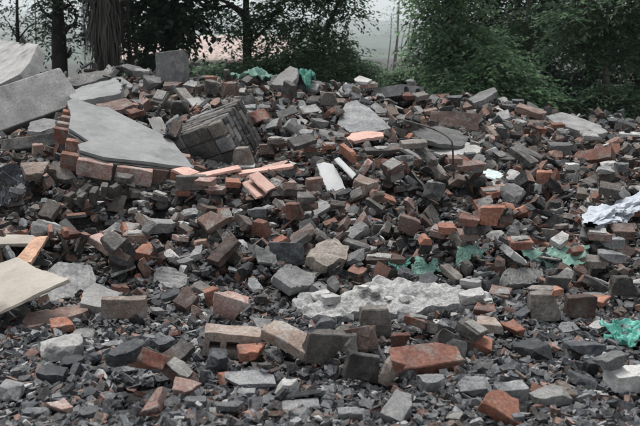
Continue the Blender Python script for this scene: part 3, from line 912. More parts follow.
# --- hollow-core slab on the crest
def hollow_slab():
    O = P(401, 95, 8.5)                            # A across the end, B up, C along the length
    A = unit([.78, .6, -.12]); C = np.array([-.62, .76, -.14]); C = unit(C - A * (C @ A)); B = np.cross(C, A); B = B if B[2] > 0 else -B
    la, lb, lc = .30, .105, .42
    root = empty('hollow_core_slab', tuple(O))
    tag(root, 'broken hollow-core concrete slab showing two round holes on the crest', 'slab')
    bm = bmesh.new(); N = 16; cells = 2
    w = la / cells
    for s in range(cells):
        cx0 = w * (s + .5); rr = .034
        sq, ci = [], []
        for k in range(N):
            t = 2 * math.pi * k / N + math.pi / 4
            d = np.array([math.cos(t), math.sin(t)]); m = max(abs(d[0]), abs(d[1]))
            q = np.array([cx0 + d[0] / m * w / 2, lb / 2 + d[1] / m * lb / 2]); p = np.array([cx0 + d[0] * rr, lb / 2 + d[1] * rr])
            sq.append([bm.verts.new((*q, z)) for z in (0, lc)]); ci.append([bm.verts.new((*p, z)) for z in (0, lc)])
        for k in range(N):
            j = (k + 1) % N
            bm.faces.new((sq[k][0], sq[j][0], ci[j][0], ci[k][0])); bm.faces.new((sq[k][1], ci[k][1], ci[j][1], sq[j][1]))
            bm.faces.new((ci[k][0], ci[j][0], ci[j][1], ci[k][1]))
            mx = (sq[k][0].co.x + sq[j][0].co.x) / 2
            if not (abs(mx - w * s) < 1e-5 and s > 0) and not (abs(mx - w * (s + 1)) < 1e-5 and s < cells - 1):
                bm.faces.new((sq[k][0], sq[k][1], sq[j][1], sq[j][0]))
    bmesh.ops.remove_doubles(bm, verts=bm.verts, dist=1e-5)
    long = [e for e in bm.edges if e.calc_length() > .2]
    bmesh.ops.subdivide_edges(bm, edges=long, cuts=5, use_grid_fill=True)
    rough_up(bm, .006, 14, Vector((4, 4, 4)))
    me = bm_done(bm, 'slab_body', M['concrete_grey'], 40)
    o = link('slab_body', me, None)
    if np.cross(A, B) @ C < 0:
        V = np.zeros(len(me.vertices) * 3); me.vertices.foreach_get('co', V); V = V.reshape(-1, 3); V[:, 2] *= -1
        me.vertices.foreach_set('co', V.ravel()); me.flip_normals(); put(o, frame_m(O, A, B, -C), root)
    else: put(o, frame_m(O, A, B, C), root)
    ctr = O + A * la / 2 + B * lb / 2 + C * lc / 2
    s = box_span(np.c_[A, B, np.cross(A, B)], (la / 2, lb / 2, lc / 2), ctr[0], ctr[1])
    if s: settle(s, ctr[2], 2)
    keep_clear(hull2([O + A * la * i + B * lb * j + C * lc * k for i in (0, 1) for j in (0, 1) for k in (0, 1)]), 8.5)
    landmark('the hollow-core slab', ctr)
hollow_slab()

# the mound of fine dirt that carries those pieces: lift it up to their undersides
BASE = base_z(GXX, GYY)
lift = np.where(HERO, H - .3, BASE)
for _ in range(10):       # slope off the edges
    p = np.pad(lift, 1, mode='edge')
    lift = np.maximum(lift, np.maximum.reduce([p[2:, 1:-1], p[:-2, 1:-1], p[1:-1, 2:], p[1:-1, :-2]]) - GS * 2.4)
lift = np.maximum(BASE, lift)
H = np.maximum(H, lift)
LIFT = lift

# ------------------------------------------------------------------ ground sheet
def ground():
    xs = np.unique(np.r_[-np.geomspace(4000, 12, 34), np.linspace(-12, -5.2, 30), np.arange(-5.2, 5.6, .05), np.linspace(5.6, 12, 30), np.geomspace(12, 4000, 34)])
    ys = np.unique(np.r_[np.linspace(-20, 1.9, 22), np.arange(1.9, 11.6, .05), np.linspace(11.6, 20, 40), np.geomspace(20, 6700, 50)])
    X, Y = np.meshgrid(xs, ys, indexing='ij')
    Z = base_z(X, Y)
    m = (X > GX0 + .03) & (X < GX1 - .03) & (Y > GY0 + .03) & (Y < GY1 - .03)
    i = np.clip(((X - GX0) / GS).astype(int), 0, NX - 1); j = np.clip(((Y - GY0) / GS).astype(int), 0, NY - 1)
    Z = np.where(m, LIFT[i, j] - .012, Z)
    V = np.c_[X.ravel(), Y.ravel(), Z.ravel()]
    nx, ny = X.shape
    idx = np.arange(nx * ny).reshape(nx, ny)
    F = np.c_[idx[:-1, :-1].ravel(), idx[1:, :-1].ravel(), idx[1:, 1:].ravel(), idx[:-1, 1:].ravel()]
    me = mesh_np('ground', V, F, M['soil'], 60)
    tag(link('ground', me, None), kind='structure')
ground()

# ------------------------------------------------------------------ joined rubble
def joined(name, variants, X, Y, Z, S, mat, flat=(.4, 1.0), sm=None, seed=1, label=None):
    r = np.random.default_rng(seed); n = len(X)
    pick = r.integers(0, len(variants), n)
    q = r.normal(size=(n, 4)); q /= np.linalg.norm(q, axis=1)[:, None]
    q[:, 1:3] *= .35; q /= np.linalg.norm(q, axis=1)[:, None]      # mostly lying, free yaw
    w, x, y, z = q.T
    R = np.stack([np.stack([1 - 2 * (y * y + z * z), 2 * (x * y - z * w), 2 * (x * z + y * w)], -1),
                  np.stack([2 * (x * y + z * w), 1 - 2 * (x * x + z * z), 2 * (y * z - x * w)], -1),
                  np.stack([2 * (x * z - y * w), 2 * (y * z + x * w), 1 - 2 * (x * x + y * y)], -1)], 1)
    sc = np.stack([S, S * r.uniform(.7, 1.1, n), S * r.uniform(*flat, n)], -1)
    Vs, Fs, off = [], [], 0
    for k, (V, F) in enumerate(variants):
        m = np.where(pick == k)[0]
        if not len(m): continue
        P_ = V[None] * sc[m][:, None]
        P_ = np.einsum('nij,nvj->nvi', R[m], P_) + np.stack([X[m], Y[m], Z[m]], -1)[:, None]
        Vs.append(P_.reshape(-1, 3))
        Fs.append((F[None] + (off + np.arange(len(m)) * len(V))[:, None, None]).reshape(-1, 3))
        off += len(m) * len(V)
    me = mesh_np(name, np.concatenate(Vs), np.concatenate(Fs), mat, sm)
    o = link(name, me, None)
    tag(o, label=label, cat='rubble', kind='stuff')
    return o

def in_view_mask(x, y, m=.35):
    return np.abs(x) < y * .365 + m

def fill_layer():
    r = np.random.default_rng(21); xs, ys, zs, ss = [], [], [], []
    n = 0
    while n < 5200:
        y = r.uniform(2.6, 11.2); x = r.uniform(-4.6, 4.9)
        if not in_view_mask(x, y): continue
        if y > 9.2 and r.random() < .5: continue
        i, j = int((x - GX0) / GS), int((y - GY0) / GS)
        if HERO[i, j]: continue
        s = r.uniform(.05, .14) * (1 if y > 4.6 else .45)
        R = rot(r.uniform(0, 6.3))
        ext = np.array([s * .42, s * .33, s * .2])
        t = rest(R, ext, x, y, 70)
        if t is None: continue
        z = t[0]
        if blocks(x, y, z, s * .5, SIGHT) > .2: continue
        settle(t[1], z)
        xs.append(x); ys.append(y); zs.append(z); ss.append(s); n += 1
    joined('rubble_fill', CHUNKS, np.array(xs), np.array(ys), np.array(zs), np.array(ss), M['fill'], sm=30, seed=22, label='broken grey and brown rubble underlying the whole heap')
fill_layer()
HREST = H.copy()

# ------------------------------------------------------------------ pieces seen one by one
px_slab('ribbed_concrete', [(40, 300), (48, 270), (58, 262), (90, 264), (96, 280), (93, 292), (66, 299), (46, 307)], 'rest', .06, 'concrete_grey',
        'large ribbed grey concrete piece under the plywood sheet', 'concrete piece', seed=54, rough=.006, ribs=(.035, .0045, .3), cell=.012, land='the ribbed concrete under the plywood')
px_slab('ribbed_concrete', [(153, 281), (156, 268), (168, 266), (187, 275), (186, 284), (172, 289)], 'rest', .05, 'concrete_grey',
        'ribbed grey concrete piece lying alone on dark gravel', 'concrete piece', seed=55, rough=.004, ribs=(.032, .004, 1.1), cell=.012, land='the lone ribbed concrete piece')
px_slab('ribbed_concrete', [(274, 276), (280, 268), (296, 266), (317, 276), (312, 284), (292, 288)], 'rest', .05, 'concrete_grey',
        'flaking ribbed stone piece next to the long pale concrete slab', 'concrete piece', seed=56, rough=.006, ribs=(.03, .003, .9), cell=.012)
px_slab('ribbed_concrete', [(503, 275), (508, 268), (541, 268), (544, 278), (530, 284), (508, 284)], 'rest', .06, 'concrete_pale',
        'pale grooved concrete piece lying below the teal netting', 'concrete piece', seed=57, rough=.004, ribs=(.03, .005, .5), cell=.012, land='the pale grooved concrete piece')
px_slab('concrete_crust', [(292, 302), (300, 292), (326, 294), (352, 291), (368, 284), (378, 277), (400, 279), (424, 281), (446, 285), (470, 283), (492, 296), (489, 306), (452, 305), (420, 311), (382, 311), (340, 316), (304, 313)],
        'rest', .07, 'concrete_crust',
        'long pale slab of rough lumpy concrete lying flat on the gravel', 'concrete slab', seed=58, rough=.026, rscale=14, jagamp=.02, cell=.011, up=.9, sm=32, land='the long rough pale concrete slab', edge_slant=.02)
px_slab('beige_rock', [(307, 256), (316, 244), (334, 238), (348, 246), (346, 260), (322, 265)], 'rest', .06, 'beige',
        'pale beige flat rock half sunk in dark gravel', 'rock', seed=59, rough=.03, rscale=8, jagamp=.01, cell=.02, land='the beige flat rock')
px_slab('concrete_chip', [(80, 303), (84, 290), (95, 283), (118, 292), (122, 304), (104, 308)], 'rest', .06, 'concrete_pale',
        'smooth pale concrete chip against the ribbed piece', 'concrete chip', seed=60, rough=.004)
px_slab('brick_slab', [(22, 322), (28, 313), (60, 307), (86, 305), (88, 311), (58, 320), (30, 328)], 'rest', .05, 'brick_sooty',
        'long sooty brick slab lying before the ribbed concrete', 'slab', seed=61, rough=.006, up=.5)

px_slab('plank', [(-30, 234), (36, 235), (33, 243), (-30, 245)], 'rest', .02, 'ply',
        'cream plank lying behind the splintered plywood sheet', 'plank', seed=53, up=1.6, rough=.001, jagamp=.002)
px_slab('board', [(34, 237), (48, 236), (31, 262), (13, 262)], 'rest', .02, 'wood_brown',
        'brown board crossing the end of the cream plank', 'board', seed=52, up=1.6, rough=.001, jagamp=.002)
px_slab('chipboard', [(-30, 276), (0, 263), (17, 257), (36, 268), (69, 279), (40, 292), (0, 312), (-30, 326)], 'rest', .018, 'ply',
        'cream sheet of splintered plywood lying on ribbed concrete', 'plywood', seed=51, up=1.6, rough=.001, jagamp=.004, land='the cream plywood sheet')
# perforated brick with three square holes
def perforated():
    root_xy = P(231, 345, 3.75)
    L, W, T = .235, .11, .105
    bm = bmesh.new(); nx = 7
    xs = np.array([0, .022, .068, .094, .14, .166, .212, .235]) - L / 2
    zs = np.array([0, .034, .07, T]) - T / 2
    g = {}
    def vv(i, j, y): 
        k = (i, j, y)
        if k not in g: g[k] = bm.verts.new((xs[i], y, zs[j]))
        return g[k]
    f, b = -W / 2, W / 2
    for i in range(7):
        for j in range(3):
            q = [(i, j), (i + 1, j), (i + 1, j + 1), (i, j + 1)]
            bm.faces.new([vv(*c, b) for c in q[::-1]])
            if j == 1 and i in (1, 3, 5):
                for a in range(4):
                    c, d = q[a], q[(a + 1) % 4]
                    bm.faces.new([vv(*c, f), vv(*d, f), vv(*d, W / 2 - .03), vv(*c, W / 2 - .03)])
                bm.faces.new([vv(*c, W / 2 - .03) for c in q])
            else: bm.faces.new([vv(*c, f) for c in q])
    for i in range(7):
        for j in (0, 3): bm.faces.new([vv(i, j, f), vv(i, j, b), vv(i + 1, j, b), vv(i + 1, j, f)])
    for j in range(3):
        for i in (0, 7): bm.faces.new([vv(i, j, f), vv(i, j + 1, f), vv(i, j + 1, b), vv(i, j, b)])
    bmesh.ops.subdivide_edges(bm, edges=[e for e in bm.edges if e.calc_length() > .05], cuts=2, use_grid_fill=True)
    rough_up(bm, .007, 22, Vector((9, 1, 2)))
    me = bm_done(bm, 'perforated_brick', M['brick_tan'], 25)
    o = link('perforated_brick', me, None)
    R = rot(RAD(4), RAD(6), 1.2)
    for y in np.arange(3, 5, .02):
        x = (231 - CX) / FPX * (y + .08)
        if project((x, y, float(h_at(x, y)) + .05))[1] <= 344: break
    z, s = rest(R, (L / 2, W / 2, T / 2), x, y); place(o, R, x, y, z); settle(s, z, True)
    tag(o, 'perforated brick with three dark square holes lying on gravel', 'hollow brick'); landmark('the perforated brick', (x, y))
perforated()

KINDS = {
 'R': ('brick_red', 'red'), 'O': ('brick_orange', 'orange-red'), 'P': ('brick_pink', 'pale pink'), 'D': ('brick_sooty', 'soot-brown'),
 'G': ('brick_grey', 'grey'), 'K': ('brick_charcoal', 'charcoal'), 'T': ('brick_tan', 'tan')}
ROCKK = {'s': ('rock_dark', 'dark blue-grey'), 'g': ('rock_grey', 'mid-grey'), 'w': ('concrete_pale', 'whitish'), 'c': ('concrete_grey', 'grey'), 'b': ('beige', 'beige')}
COUNT = {}
LABELS = {}
def near_phrase(x, y):
    d = [(np.hypot(*(p - (x, y))), t) for t, p in LAND]
    dist, t = min(d)
    return t, dist

def name_piece(o, cat, desc, x, y, tilt, group):
    t, dist = near_phrase(x, y)
    pose = 'lying flat' if tilt < 14 else 'tilted' if tilt < 38 else 'standing steeply'
    rel = 'beside' if dist < .3 else 'near' if dist < .7 else 'some way from'
    lab = f'{desc} {pose} {rel} {t}'
    w = lab.split()
    if len(w) > 16: lab = ' '.join(w[:16])
    tag(o, lab, cat, group)
    COUNT[cat] = COUNT.get(cat, 0) + 1

STATE = {'whole': 'whole', 'half': 'broken', 'chip': 'stub of'}
rm = random.Random(88)
def spawn(code, form, R, x, y, z, s, mesh, ext):
    if code in KINDS:
        mt, tone = KINDS[code]
        grey = code in 'GKT'
        cat = 'grey brick' if grey else 'red brick'
        nm = 'grey_brick' if grey else 'red_brick'
        desc = f'{STATE[form]} {tone} brick'
        grp = 'loose grey bricks in the heap' if grey else 'loose red bricks in the heap'
    else:
        mt, tone = ROCKK[code]
        if form == 'shard': cat, nm, desc, grp = 'sherd', 'sherd', f'thin {tone} sherd', 'thin sherds in the heap'
        elif code in 'wcb': cat, nm, desc, grp = 'concrete lump', 'concrete_lump', f'{tone} concrete lump', 'concrete lumps in the heap'
        else: cat, nm, desc, grp = 'stone', 'stone', f'{tone} angular stone', 'angular stones in the heap'
        if s > 1.15: desc = 'big ' + desc
        elif s < .75: desc = 'small ' + desc
    o = link(nm, mesh_with(mesh, M[mt]), None)
    place(o, R, x, y, z, s)
    if code in KINDS and form != 'chip' and s < 1.05 and rm.random() < .36:       # old mortar stuck to a bed face
        e0 = np.array(ext) / s; pm, pe = rm.choice(MORTARS)
        p = link('mortar_patch', mesh_with(pm, M['mortar_pale']), None, o)
        p.location = (rm.uniform(-.3, .3) * e0[0], rm.uniform(-.2, .2) * e0[1], (1 if R[2, 2] >= 0 else -1) * (e0[2] - .001))
        p.rotation_euler = (0, 0, rm.uniform(-.3, .3) + rm.choice([0, math.pi]))
        f = min(1, e0[0] / .085); p.scale = (f, f, 1)
    ax = np.argmax(np.abs(R[2])); tilt = math.degrees(math.acos(min(1, abs(R[2, ax]))))
    name_piece(o, cat, desc, x, y, tilt, grp)
    return o

def choose(code, form, r):
    if code in KINDS: return r.choice(BRICKS[form])
    if form == 'shard': return r.choice(SHARDS)
    return r.choice(LUMPS if code in 'wcb' else ROCKS)

r_ = random.Random(77)
def seen(px, py, code, form='whole', yaw=0, tilt=0, tdir=0, s=1.0, base='flat', q=92, on_big=False):
    """drop a piece where its centre is seen; distance comes from the heap it rests on"""
    mesh, ext = choose(code, form, r_)
    ext = np.array(ext) * s
    R = rot(RAD(yaw), RAD(tilt), RAD(tdir), base)
    best = None
    hz = np.abs(R[2]) @ ext
    for y in np.arange(2.75, 10.8, .03):
        x = (px - CX) / FPX * (y * math.cos(PITCH) + .1)
        z = float(h_at(x, y)) + hz * .8
        d = np.array([x, y, z - CAM_Z]) @ FWD
        x = (px - CX) / FPX * d
        if project((x, y, z))[1] <= py: best = (x, y); break
    if best is None: return
    x, y = best
    for _ in range(0 if on_big else 14):
        sp = box_span(R, ext * .95, x, y)
        if sp is None or BIG[sp[0]:sp[1], sp[2]:sp[3]][sp[4]].mean() < .08: break
        x *= 1 - .03 / y; y -= .03
    else:
        if not on_big: return
    t = rest(R, ext * .95, x, y, q)
    if t is None: return
    z = t[0]
    spawn(code, form, R, x, y, z, s, mesh, ext)
    settle(t[1], z, True)
    keep_clear(hull2([np.array([x, y, z]) + R @ (ext * np.array(k)) for k in [(a, b, c) for a in (-1, 1) for b in (-1, 1) for c in (-1, 1)]]), y, SEENMAP)

# (px, py, tone, form, yaw, tilt, tilt axis, scale, pose)
SEEN = [
 # front band
 (290, 353, 'T', 'whole', -32, 22, 20, 1.0, 'flat'), (325, 346, 'G', 'half', 20, 12, 60, 1.15, 'edge'), (376, 328, 'G', 'half', 5, 8, 0, 1.25, 'edge'),
 (357, 340, 'D', 'whole', -48, 20, 200, .9, 'edge'), (427, 363, 'R', 'whole', 16, 24, 10, 1.2, 'flat'), (391, 371, 'T', 'half', 60, 20, 20, .85, 'edge'),
 (364, 370, 'K', 'half', 14, 16, 100, .95, 'edge'), (396, 388, 'R', 'chip', -20, 14, 40, .8, 'flat'), (417, 336, 'R', 'half', -25, 12, 90, .7, 'flat'), (400, 345, 'R', 'chip', 10, 5, 0, .7, 'edge'),
 (443, 332, 'K', 'half', 30, 25, 150, .9, 'flat'), (470, 345, 'G', 'half', -30, 25, 60, .9, 'flat'), (484, 343, 'O', 'half', -35, 16, 20, .8, 'flat'), (490, 330, 'T', 'half', -15, 8, 0, .85, 'flat'),
 (532, 355, 's', 'rock', 0, 5, 0, 1.45, 'flat'), (585, 354, 's', 'rock', 5, 0, 0, 1.2, 'flat'), (582, 383, 's', 'rock', -30, 18, 100, 1.1, 'flat'), (511, 371, 's', 'rock', 30, 10, 0, .9, 'flat'),
 (505, 408, 'O', 'half', -30, 28, 30, 1.0, 'flat'), (548, 404, 'w', 'lump', 20, 5, 0, .85, 'flat'), (628, 388, 'w', 'lump', 20, 10, 40, 1.1, 'flat'), (607, 393, 'g', 'rock', 30, 15, 0, 1.0, 'flat'),
 (475, 392, 'g', 'rock', 0, 8, 0, 1.1, 'flat'), (432, 385, 'g', 'rock', 15, 10, 0, 1.0, 'flat'), (398, 413, 'c', 'lump', 60, 25, 0, .9, 'flat'), (350, 415, 'g', 'rock', 0, 20, 0, .8, 'flat'),
 (300, 410, 'g', 'shard', 10, 10, 0, .8, 'flat'), (62, 347, 'w', 'lump', 18, 12, 10, 1.15, 'flat'), (84, 338, 'c', 'lump', 0, 10, 0, .75, 'flat'), (72, 368, 's', 'rock', 10, 8, 0, .85, 'flat'),
 (92, 362, 's', 'rock', -5, 8, 0, .8, 'flat'), (52, 377, 's', 'rock', 0, 12, 40, 1.0, 'flat'), (20, 373, 'g', 'rock', 20, 12, 40, .8, 'flat'), (10, 391, 'c', 'lump', 0, 10, 0, .8, 'flat'), (142, 376, 'R', 'half', 28, 38, 160, 1.1, 'flat'),
 (128, 394, 's', 'rock', 60, 15, 0, 1.0, 'flat'), (152, 405, 'P', 'chip', 20, 25, 0, .9, 'flat'), (114, 373, 's', 'rock', 0, 5, 0, .9, 'flat'), (178, 374, 'D', 'whole', -26, 35, 60, .8, 'flat'), (186, 391, 'P', 'chip', 0, 20, 50, .8, 'flat'),
 (60, 412, 'P', 'chip', 30, 8, 0, .7, 'flat'), (88, 417, 'g', 'rock', 0, 8, 0, .7, 'flat'), (37, 415, 'g', 'rock', 0, 8, 0, .8, 'flat'), (165, 350, 's', 'rock', 40, 10, 0, .8, 'flat'), (182, 350, 'K', 'half', 50, 35, 0, .7, 'flat'),
 (253, 361, 'O', 'half', 10, 6, 0, .8, 'flat'), (222, 381, 'R', 'chip', 0, 8, 0, .7, 'flat'), (250, 385, 'g', 'shard', 10, 8, 0, .8, 'flat'), (230, 416, 'g', 'rock', 0, 5, 0, .8, 'flat'), (247, 404, 'g', 'rock', 0, 5, 0, .6, 'flat'), (196, 405, 'g', 'rock', 0, 5, 0, .6, 'flat'),
 (125, 318, 'T', 'whole', 4, 8, 0, .9, 'edge'), (62, 326, 'O', 'half', 20, 14, 0, .8, 'flat'), (232, 307, 'P', 'half', -15, 22, 20, 1.15, 'edge'), (210, 299, 'O', 'chip', 40, 15, 0, .9, 'edge'), (196, 308, 'P', 'chip', 70, 30, 0, .8, 'edge'),
 (188, 296, 'D', 'half', 60, 38, 0, .9, 'flat'), (545, 311, 'G', 'half', 0, 4, 0, 1.2, 'edge'), (580, 309, 'D', 'half', 5, 5, 0, 1.0, 'edge'), (602, 307, 'O', 'chip', -10, 8, 0, .9, 'flat'), (624, 300, 'K', 'half', 0, 10, 0, .9, 'edge'),
 (488, 310, 'R', 'half', -20, 10, 0, .9, 'flat'), (512, 327, 'O', 'chip', 20, 20, 0, .8, 'flat'), (570, 330, 'g', 'rock', 10, 10, 0, .9, 'flat'), (598, 330, 'w', 'lump', 30, 10, 0, .6, 'flat'), (555, 322, 'O', 'chip', 20, 10, 0, .6, 'flat'),
 (451, 347, 'K', 'whole', 28, 30, 120, .8, 'edge'), (510, 396, 'g', 'rock', 10, 10, 0, .9, 'flat'), (565, 392, 'T', 'chip', 0, 6, 0, 1.1, 'flat'), (535, 390, 'O', 'chip', 20, 10, 0, .6, 'flat'), (600, 372, 's', 'rock', 20, 10, 0, .9, 'flat'),
 # middle band
 (246, 232, 'T', 'half', 65, 40, 90, 1.0, 'flat'), (262, 229, 'R', 'half', -30, 20, 0, .95, 'edge'), (295, 227, 'R', 'half', 3, 8, 0, .95, 'edge'), (213, 236, 'D', 'half', 40, 40, 0, 1.1, 'flat'), (135, 231, 'O', 'half', 25, 20, 60, 1.1, 'flat'), (146, 233, 'T', 'half', 55, 42, 100, .95, 'flat'),
 (113, 250, 'K', 'half', 70, 45, 40, 1.0, 'flat'), (137, 264, 'D', 'half', 0, 6, 0, 1.0, 'flat'), (150, 264, 'c', 'lump', 60, 40, 0, .6, 'flat'), (110, 268, 'g', 'shard', 10, 14, 20, 1.0, 'flat'), (205, 226, 'G', 'half', 15, 14, 0, .9, 'flat'), (52, 258, 'R', 'chip', 10, 20, 0, .9, 'flat'), (70, 250, 'R', 'half', -40, 20, 0, .8, 'flat'),
 (65, 258, 'O', 'chip', 20, 10, 0, .8, 'flat'), (50, 215, 'G', 'half', 70, 45, 0, 1.0, 'flat'), (282, 207, 'G', 'half', 60, 38, 90, .9, 'flat'), (257, 213, 'g', 'rock', 10, 10, 0, 1.1, 'flat'), (230, 213, 'g', 'shard', 0, 12, 0, 1.0, 'flat'),
 (409, 240, 'P', 'half', -20, 20, 40, .95, 'edge'), (362, 224, 'P', 'chip', 20, 12, 0, 1.0, 'edge'), (440, 246, 'P', 'half', -30, 20, 0, .8, 'flat'), (447, 256, 'O', 'half', -5, 8, 0, .9, 'flat'), (470, 263, 'R', 'half', -20, 8, 0, .9, 'flat'), (425, 252, 'O', 'chip', 0, 12, 0, .8, 'flat'), (467, 245, 'P', 'half', 5, 14, 0, .9, 'flat'),
 (520, 253, 'R', 'half', 5, 8, 0, 1.0, 'flat'), (492, 265, 'O', 'half', 4, 6, 0, 1.0, 'edge'), (577, 260, 'R', 'half', 20, 30, 20, 1.0, 'edge'), (599, 254, 'P', 'half', -10, 10, 0, .9, 'flat'), (601, 288, 'K', 'whole', -30, 24, 90, .9, 'flat'), (616, 286, 'O', 'half', 60, 34, 0, .8, 'flat'), (627, 292, 'c', 'lump', 10, 10, 0, .6, 'flat'),
 (558, 286, 'K', 'half', 0, 10, 0, .9, 'edge'), (580, 287, 'O', 'chip', 10, 8, 0, .9, 'flat'), (596, 269, 'G', 'half', -10, 14, 0, .9, 'flat'), (612, 277, 'g', 'rock', -10, 10, 0, 1.0, 'flat'), (498, 278, 'D', 'chip', 0, 8, 0, .9, 'flat'), (385, 262, 'D', 'whole', 0, 6, 0, 1.0, 'flat'), (500, 298, 'D', 'half', -20, 18, 0, .9, 'flat'),
 (622, 240, 'D', 'half', 0, 14, 0, 1.2, 'flat'), (560, 245, 'w', 'lump', 40, 30, 0, .7, 'flat'), (612, 247, 'g', 'rock', 10, 10, 0, 1.0, 'flat'), (478, 252, 'K', 'half', 0, 6, 0, 1.0, 'flat'),
 (425, 350, 'w', 'lump', 10, 5, 0, .4, 'flat'), (407, 320, 'g', 'rock', 0, 5, 0, 1.0, 'flat'), (325, 328, 's', 'rock', 20, 10, 0, .9, 'flat'), (345, 318, 'g', 'rock', 0, 5, 0, .9, 'flat'),
 # slope
 (206, 198, 'P', 'chip', 60, 20, 0, 1.2, 'flat'), (216, 193, 'P', 'chip', 60, 20, 0, 1.2, 'flat'), (233, 196, 'O', 'half', 10, 16, 40, 1.0, 'flat'), (183, 180, 'O', 'half', 0, 6, 0, 1.0, 'flat'), (191, 186, 'G', 'whole', 5, 10, 0, 1.1, 'edge'), (232, 186, 'K', 'half', 0, 8, 0, 1.2, 'flat'), (290, 190, 'G', 'half', 30, 18, 40, 1.2, 'flat'),
 (290, 204, 'P', 'chip', 0, 8, 0, 1.1, 'flat'), (306, 207, 'K', 'half', 0, 14, 0, 1.1, 'flat'), (314, 186, 'P', 'half', 20, 10, 0, 1.1, 'edge'), (267, 157, 'D', 'half', 10, 10, 0, .9, 'edge'), (276, 158, 'G', 'half', 5, 6, 0, 1.0, 'flat'), (302, 161, 'K', 'whole', 40, 35, 20, 1.1, 'flat'), (310, 158, 'R', 'half', 0, 20, 0, .9, 'flat'),
 (284, 145, 'D', 'whole', -12, 12, 0, 1.2, 'flat'), (305, 140, 'g', 'rock', -12, 18, 0, 1.3, 'flat'), (366, 170, 'P', 'half', 80, 30, 90, 1.25, 'edge'), (348, 153, 'O', 'whole', -55, 25, 0, .9, 'edge'), (330, 160, 'O', 'half', 15, 14, 0, .8, 'flat'),
 (378, 152, 'K', 'whole', 5, 10, 0, 1.1, 'flat'), (395, 155, 'T', 'half', 10, 20, 0, 1.0, 'flat'), (427, 146, 'K', 'half', 80, 75, 0, 1.1, 'end'), (405, 172, 'K', 'half', 30, 30, 0, 1.1, 'edge'), (425, 178, 'K', 'whole', -50, 30, 60, 1.1, 'flat'), (413, 187, 'G', 'whole', 10, 14, 0, 1.0, 'flat'), (393, 186, 'D', 'half', 30, 30, 0, 1.2, 'flat'),
 (366, 192, 'T', 'half', -20, 24, 30, 1.2, 'flat'), (458, 160, 'O', 'whole', 25, 24, 20, 1.0, 'flat'), (470, 158, 'g', 'rock', 0, 10, 0, 1.0, 'flat'), (455, 184, 'P', 'half', 0, 14, 0, .9, 'flat'), (470, 177, 'D', 'whole', 10, 14, 0, 1.1, 'flat'), (447, 195, 'R', 'chip', 0, 20, 0, 1.1, 'flat'),
 (392, 111, 'T', 'half', -70, 40, 40, 1.35, 'flat'), (410, 121, 'O', 'chip', -40, 20, 0, 1.2, 'flat'), (393, 138, 'P', 'chip', 0, 10, 0, 1.0, 'edge'), (438, 173, 'G', 'whole', -55, 35, 60, 1.0, 'flat'),
 (513, 173, 'w', 'lump', 70, 30, 0, 1.1, 'flat'), (512, 195, 'c', 'lump', 50, 40, 0, 1.3, 'flat'), (528, 150, 'K', 'whole', -25, 24, 40, 1.3, 'flat'), (523, 163, 'K', 'whole', -40, 30, 40, 1.2, 'flat'), (500, 160, 'K', 'whole', 30, 30, 40, 1.2, 'flat'), (592, 196, 'T', 'whole', -18, 20, 10, 1.1, 'flat'), (543, 195, 'O', 'chip', 0, 20, 0, 1.1, 'edge'),
 (556, 195, 'O', 'chip', 20, 20, 0, 1.1, 'edge'), (490, 196, 'O', 'half', 20, 20, 0, 1.1, 'flat'), (486, 203, 'R', 'half', 20, 40, 0, 1.1, 'flat'), (572, 174, 'w', 'lump', 0, 10, 0, .8, 'flat'), (605, 172, 'c', 'lump', 0, 10, 0, 1.1, 'flat'), (622, 172, 'g', 'rock', 0, 10, 0, 1.1, 'flat'), (632, 136, 'w', 'shard', 0, 8, 0, 1.2, 'flat'), (610, 147, 'w', 'lump', 0, 10, 0, .9, 'flat'),
 (560, 150, 'c', 'lump', 0, 10, 0, 1.4, 'flat'), (590, 142, 'c', 'lump', 0, 10, 0, 1.2, 'flat'), (600, 118, 'D', 'chip', 0, 30, 0, 1.3, 'flat'), (587, 122, 'D', 'half', 0, 30, 0, 1.2, 'flat'), (613, 122, 's', 'rock', 0, 20, 0, 1.2, 'flat'), (531, 119, 'D', 'whole', -25, 20, 30, 1.5, 'flat'), (519, 122, 'c', 'lump', -50, 20, 30, .9, 'flat'),
 (510, 108, 's', 'rock', 0, 10, 0, 1.5, 'flat'), (518, 105, 's', 'rock', 0, 10, 0, 1.2, 'flat'), (540, 132, 'O', 'chip', 0, 10, 0, 1.1, 'flat'), (558, 128, 'O', 'half', 0, 10, 0, 1.1, 'flat'), (610, 195, 'G', 'half', -20, 20, 0, 1.2, 'flat'),
 # crest
 (211, 78, 'O', 'half', 10, 10, 0, 1.0, 'flat'), (228, 76, 'K', 'chip', 0, 20, 0, 1.2, 'edge'), (231, 89, 'D', 'half', 40, 24, 30, 1.4, 'edge'), (212, 90, 'K', 'half', 10, 20, 40, 1.3, 'edge'), (217, 104, 'D', 'half', 10, 14, 0, 1.3, 'edge'), (242, 102, 'w', 'shard', 0, 8, 0, 1.2, 'flat'), (243, 111, 'T', 'half', 5, 8, 0, 1.4, 'edge'),
 (259, 93, 'g', 'rock', -60, 30, 0, 1.2, 'flat'), (290, 93, 'K', 'half', -30, 30, 30, 1.4, 'edge'), (307, 86, 'w', 'lump', 0, 10, 0, 1.0, 'flat'), (335, 87, 'D', 'chip', 0, 20, 0, 1.1, 'edge'), (369, 87, 'P', 'half', -30, 14, 0, 1.1, 'flat'), (362, 94, 'w', 'shard', -40, 24, 0, 1.0, 'flat'), (353, 80, 'D', 'chip', -40, 34, 0, .9, 'flat'),
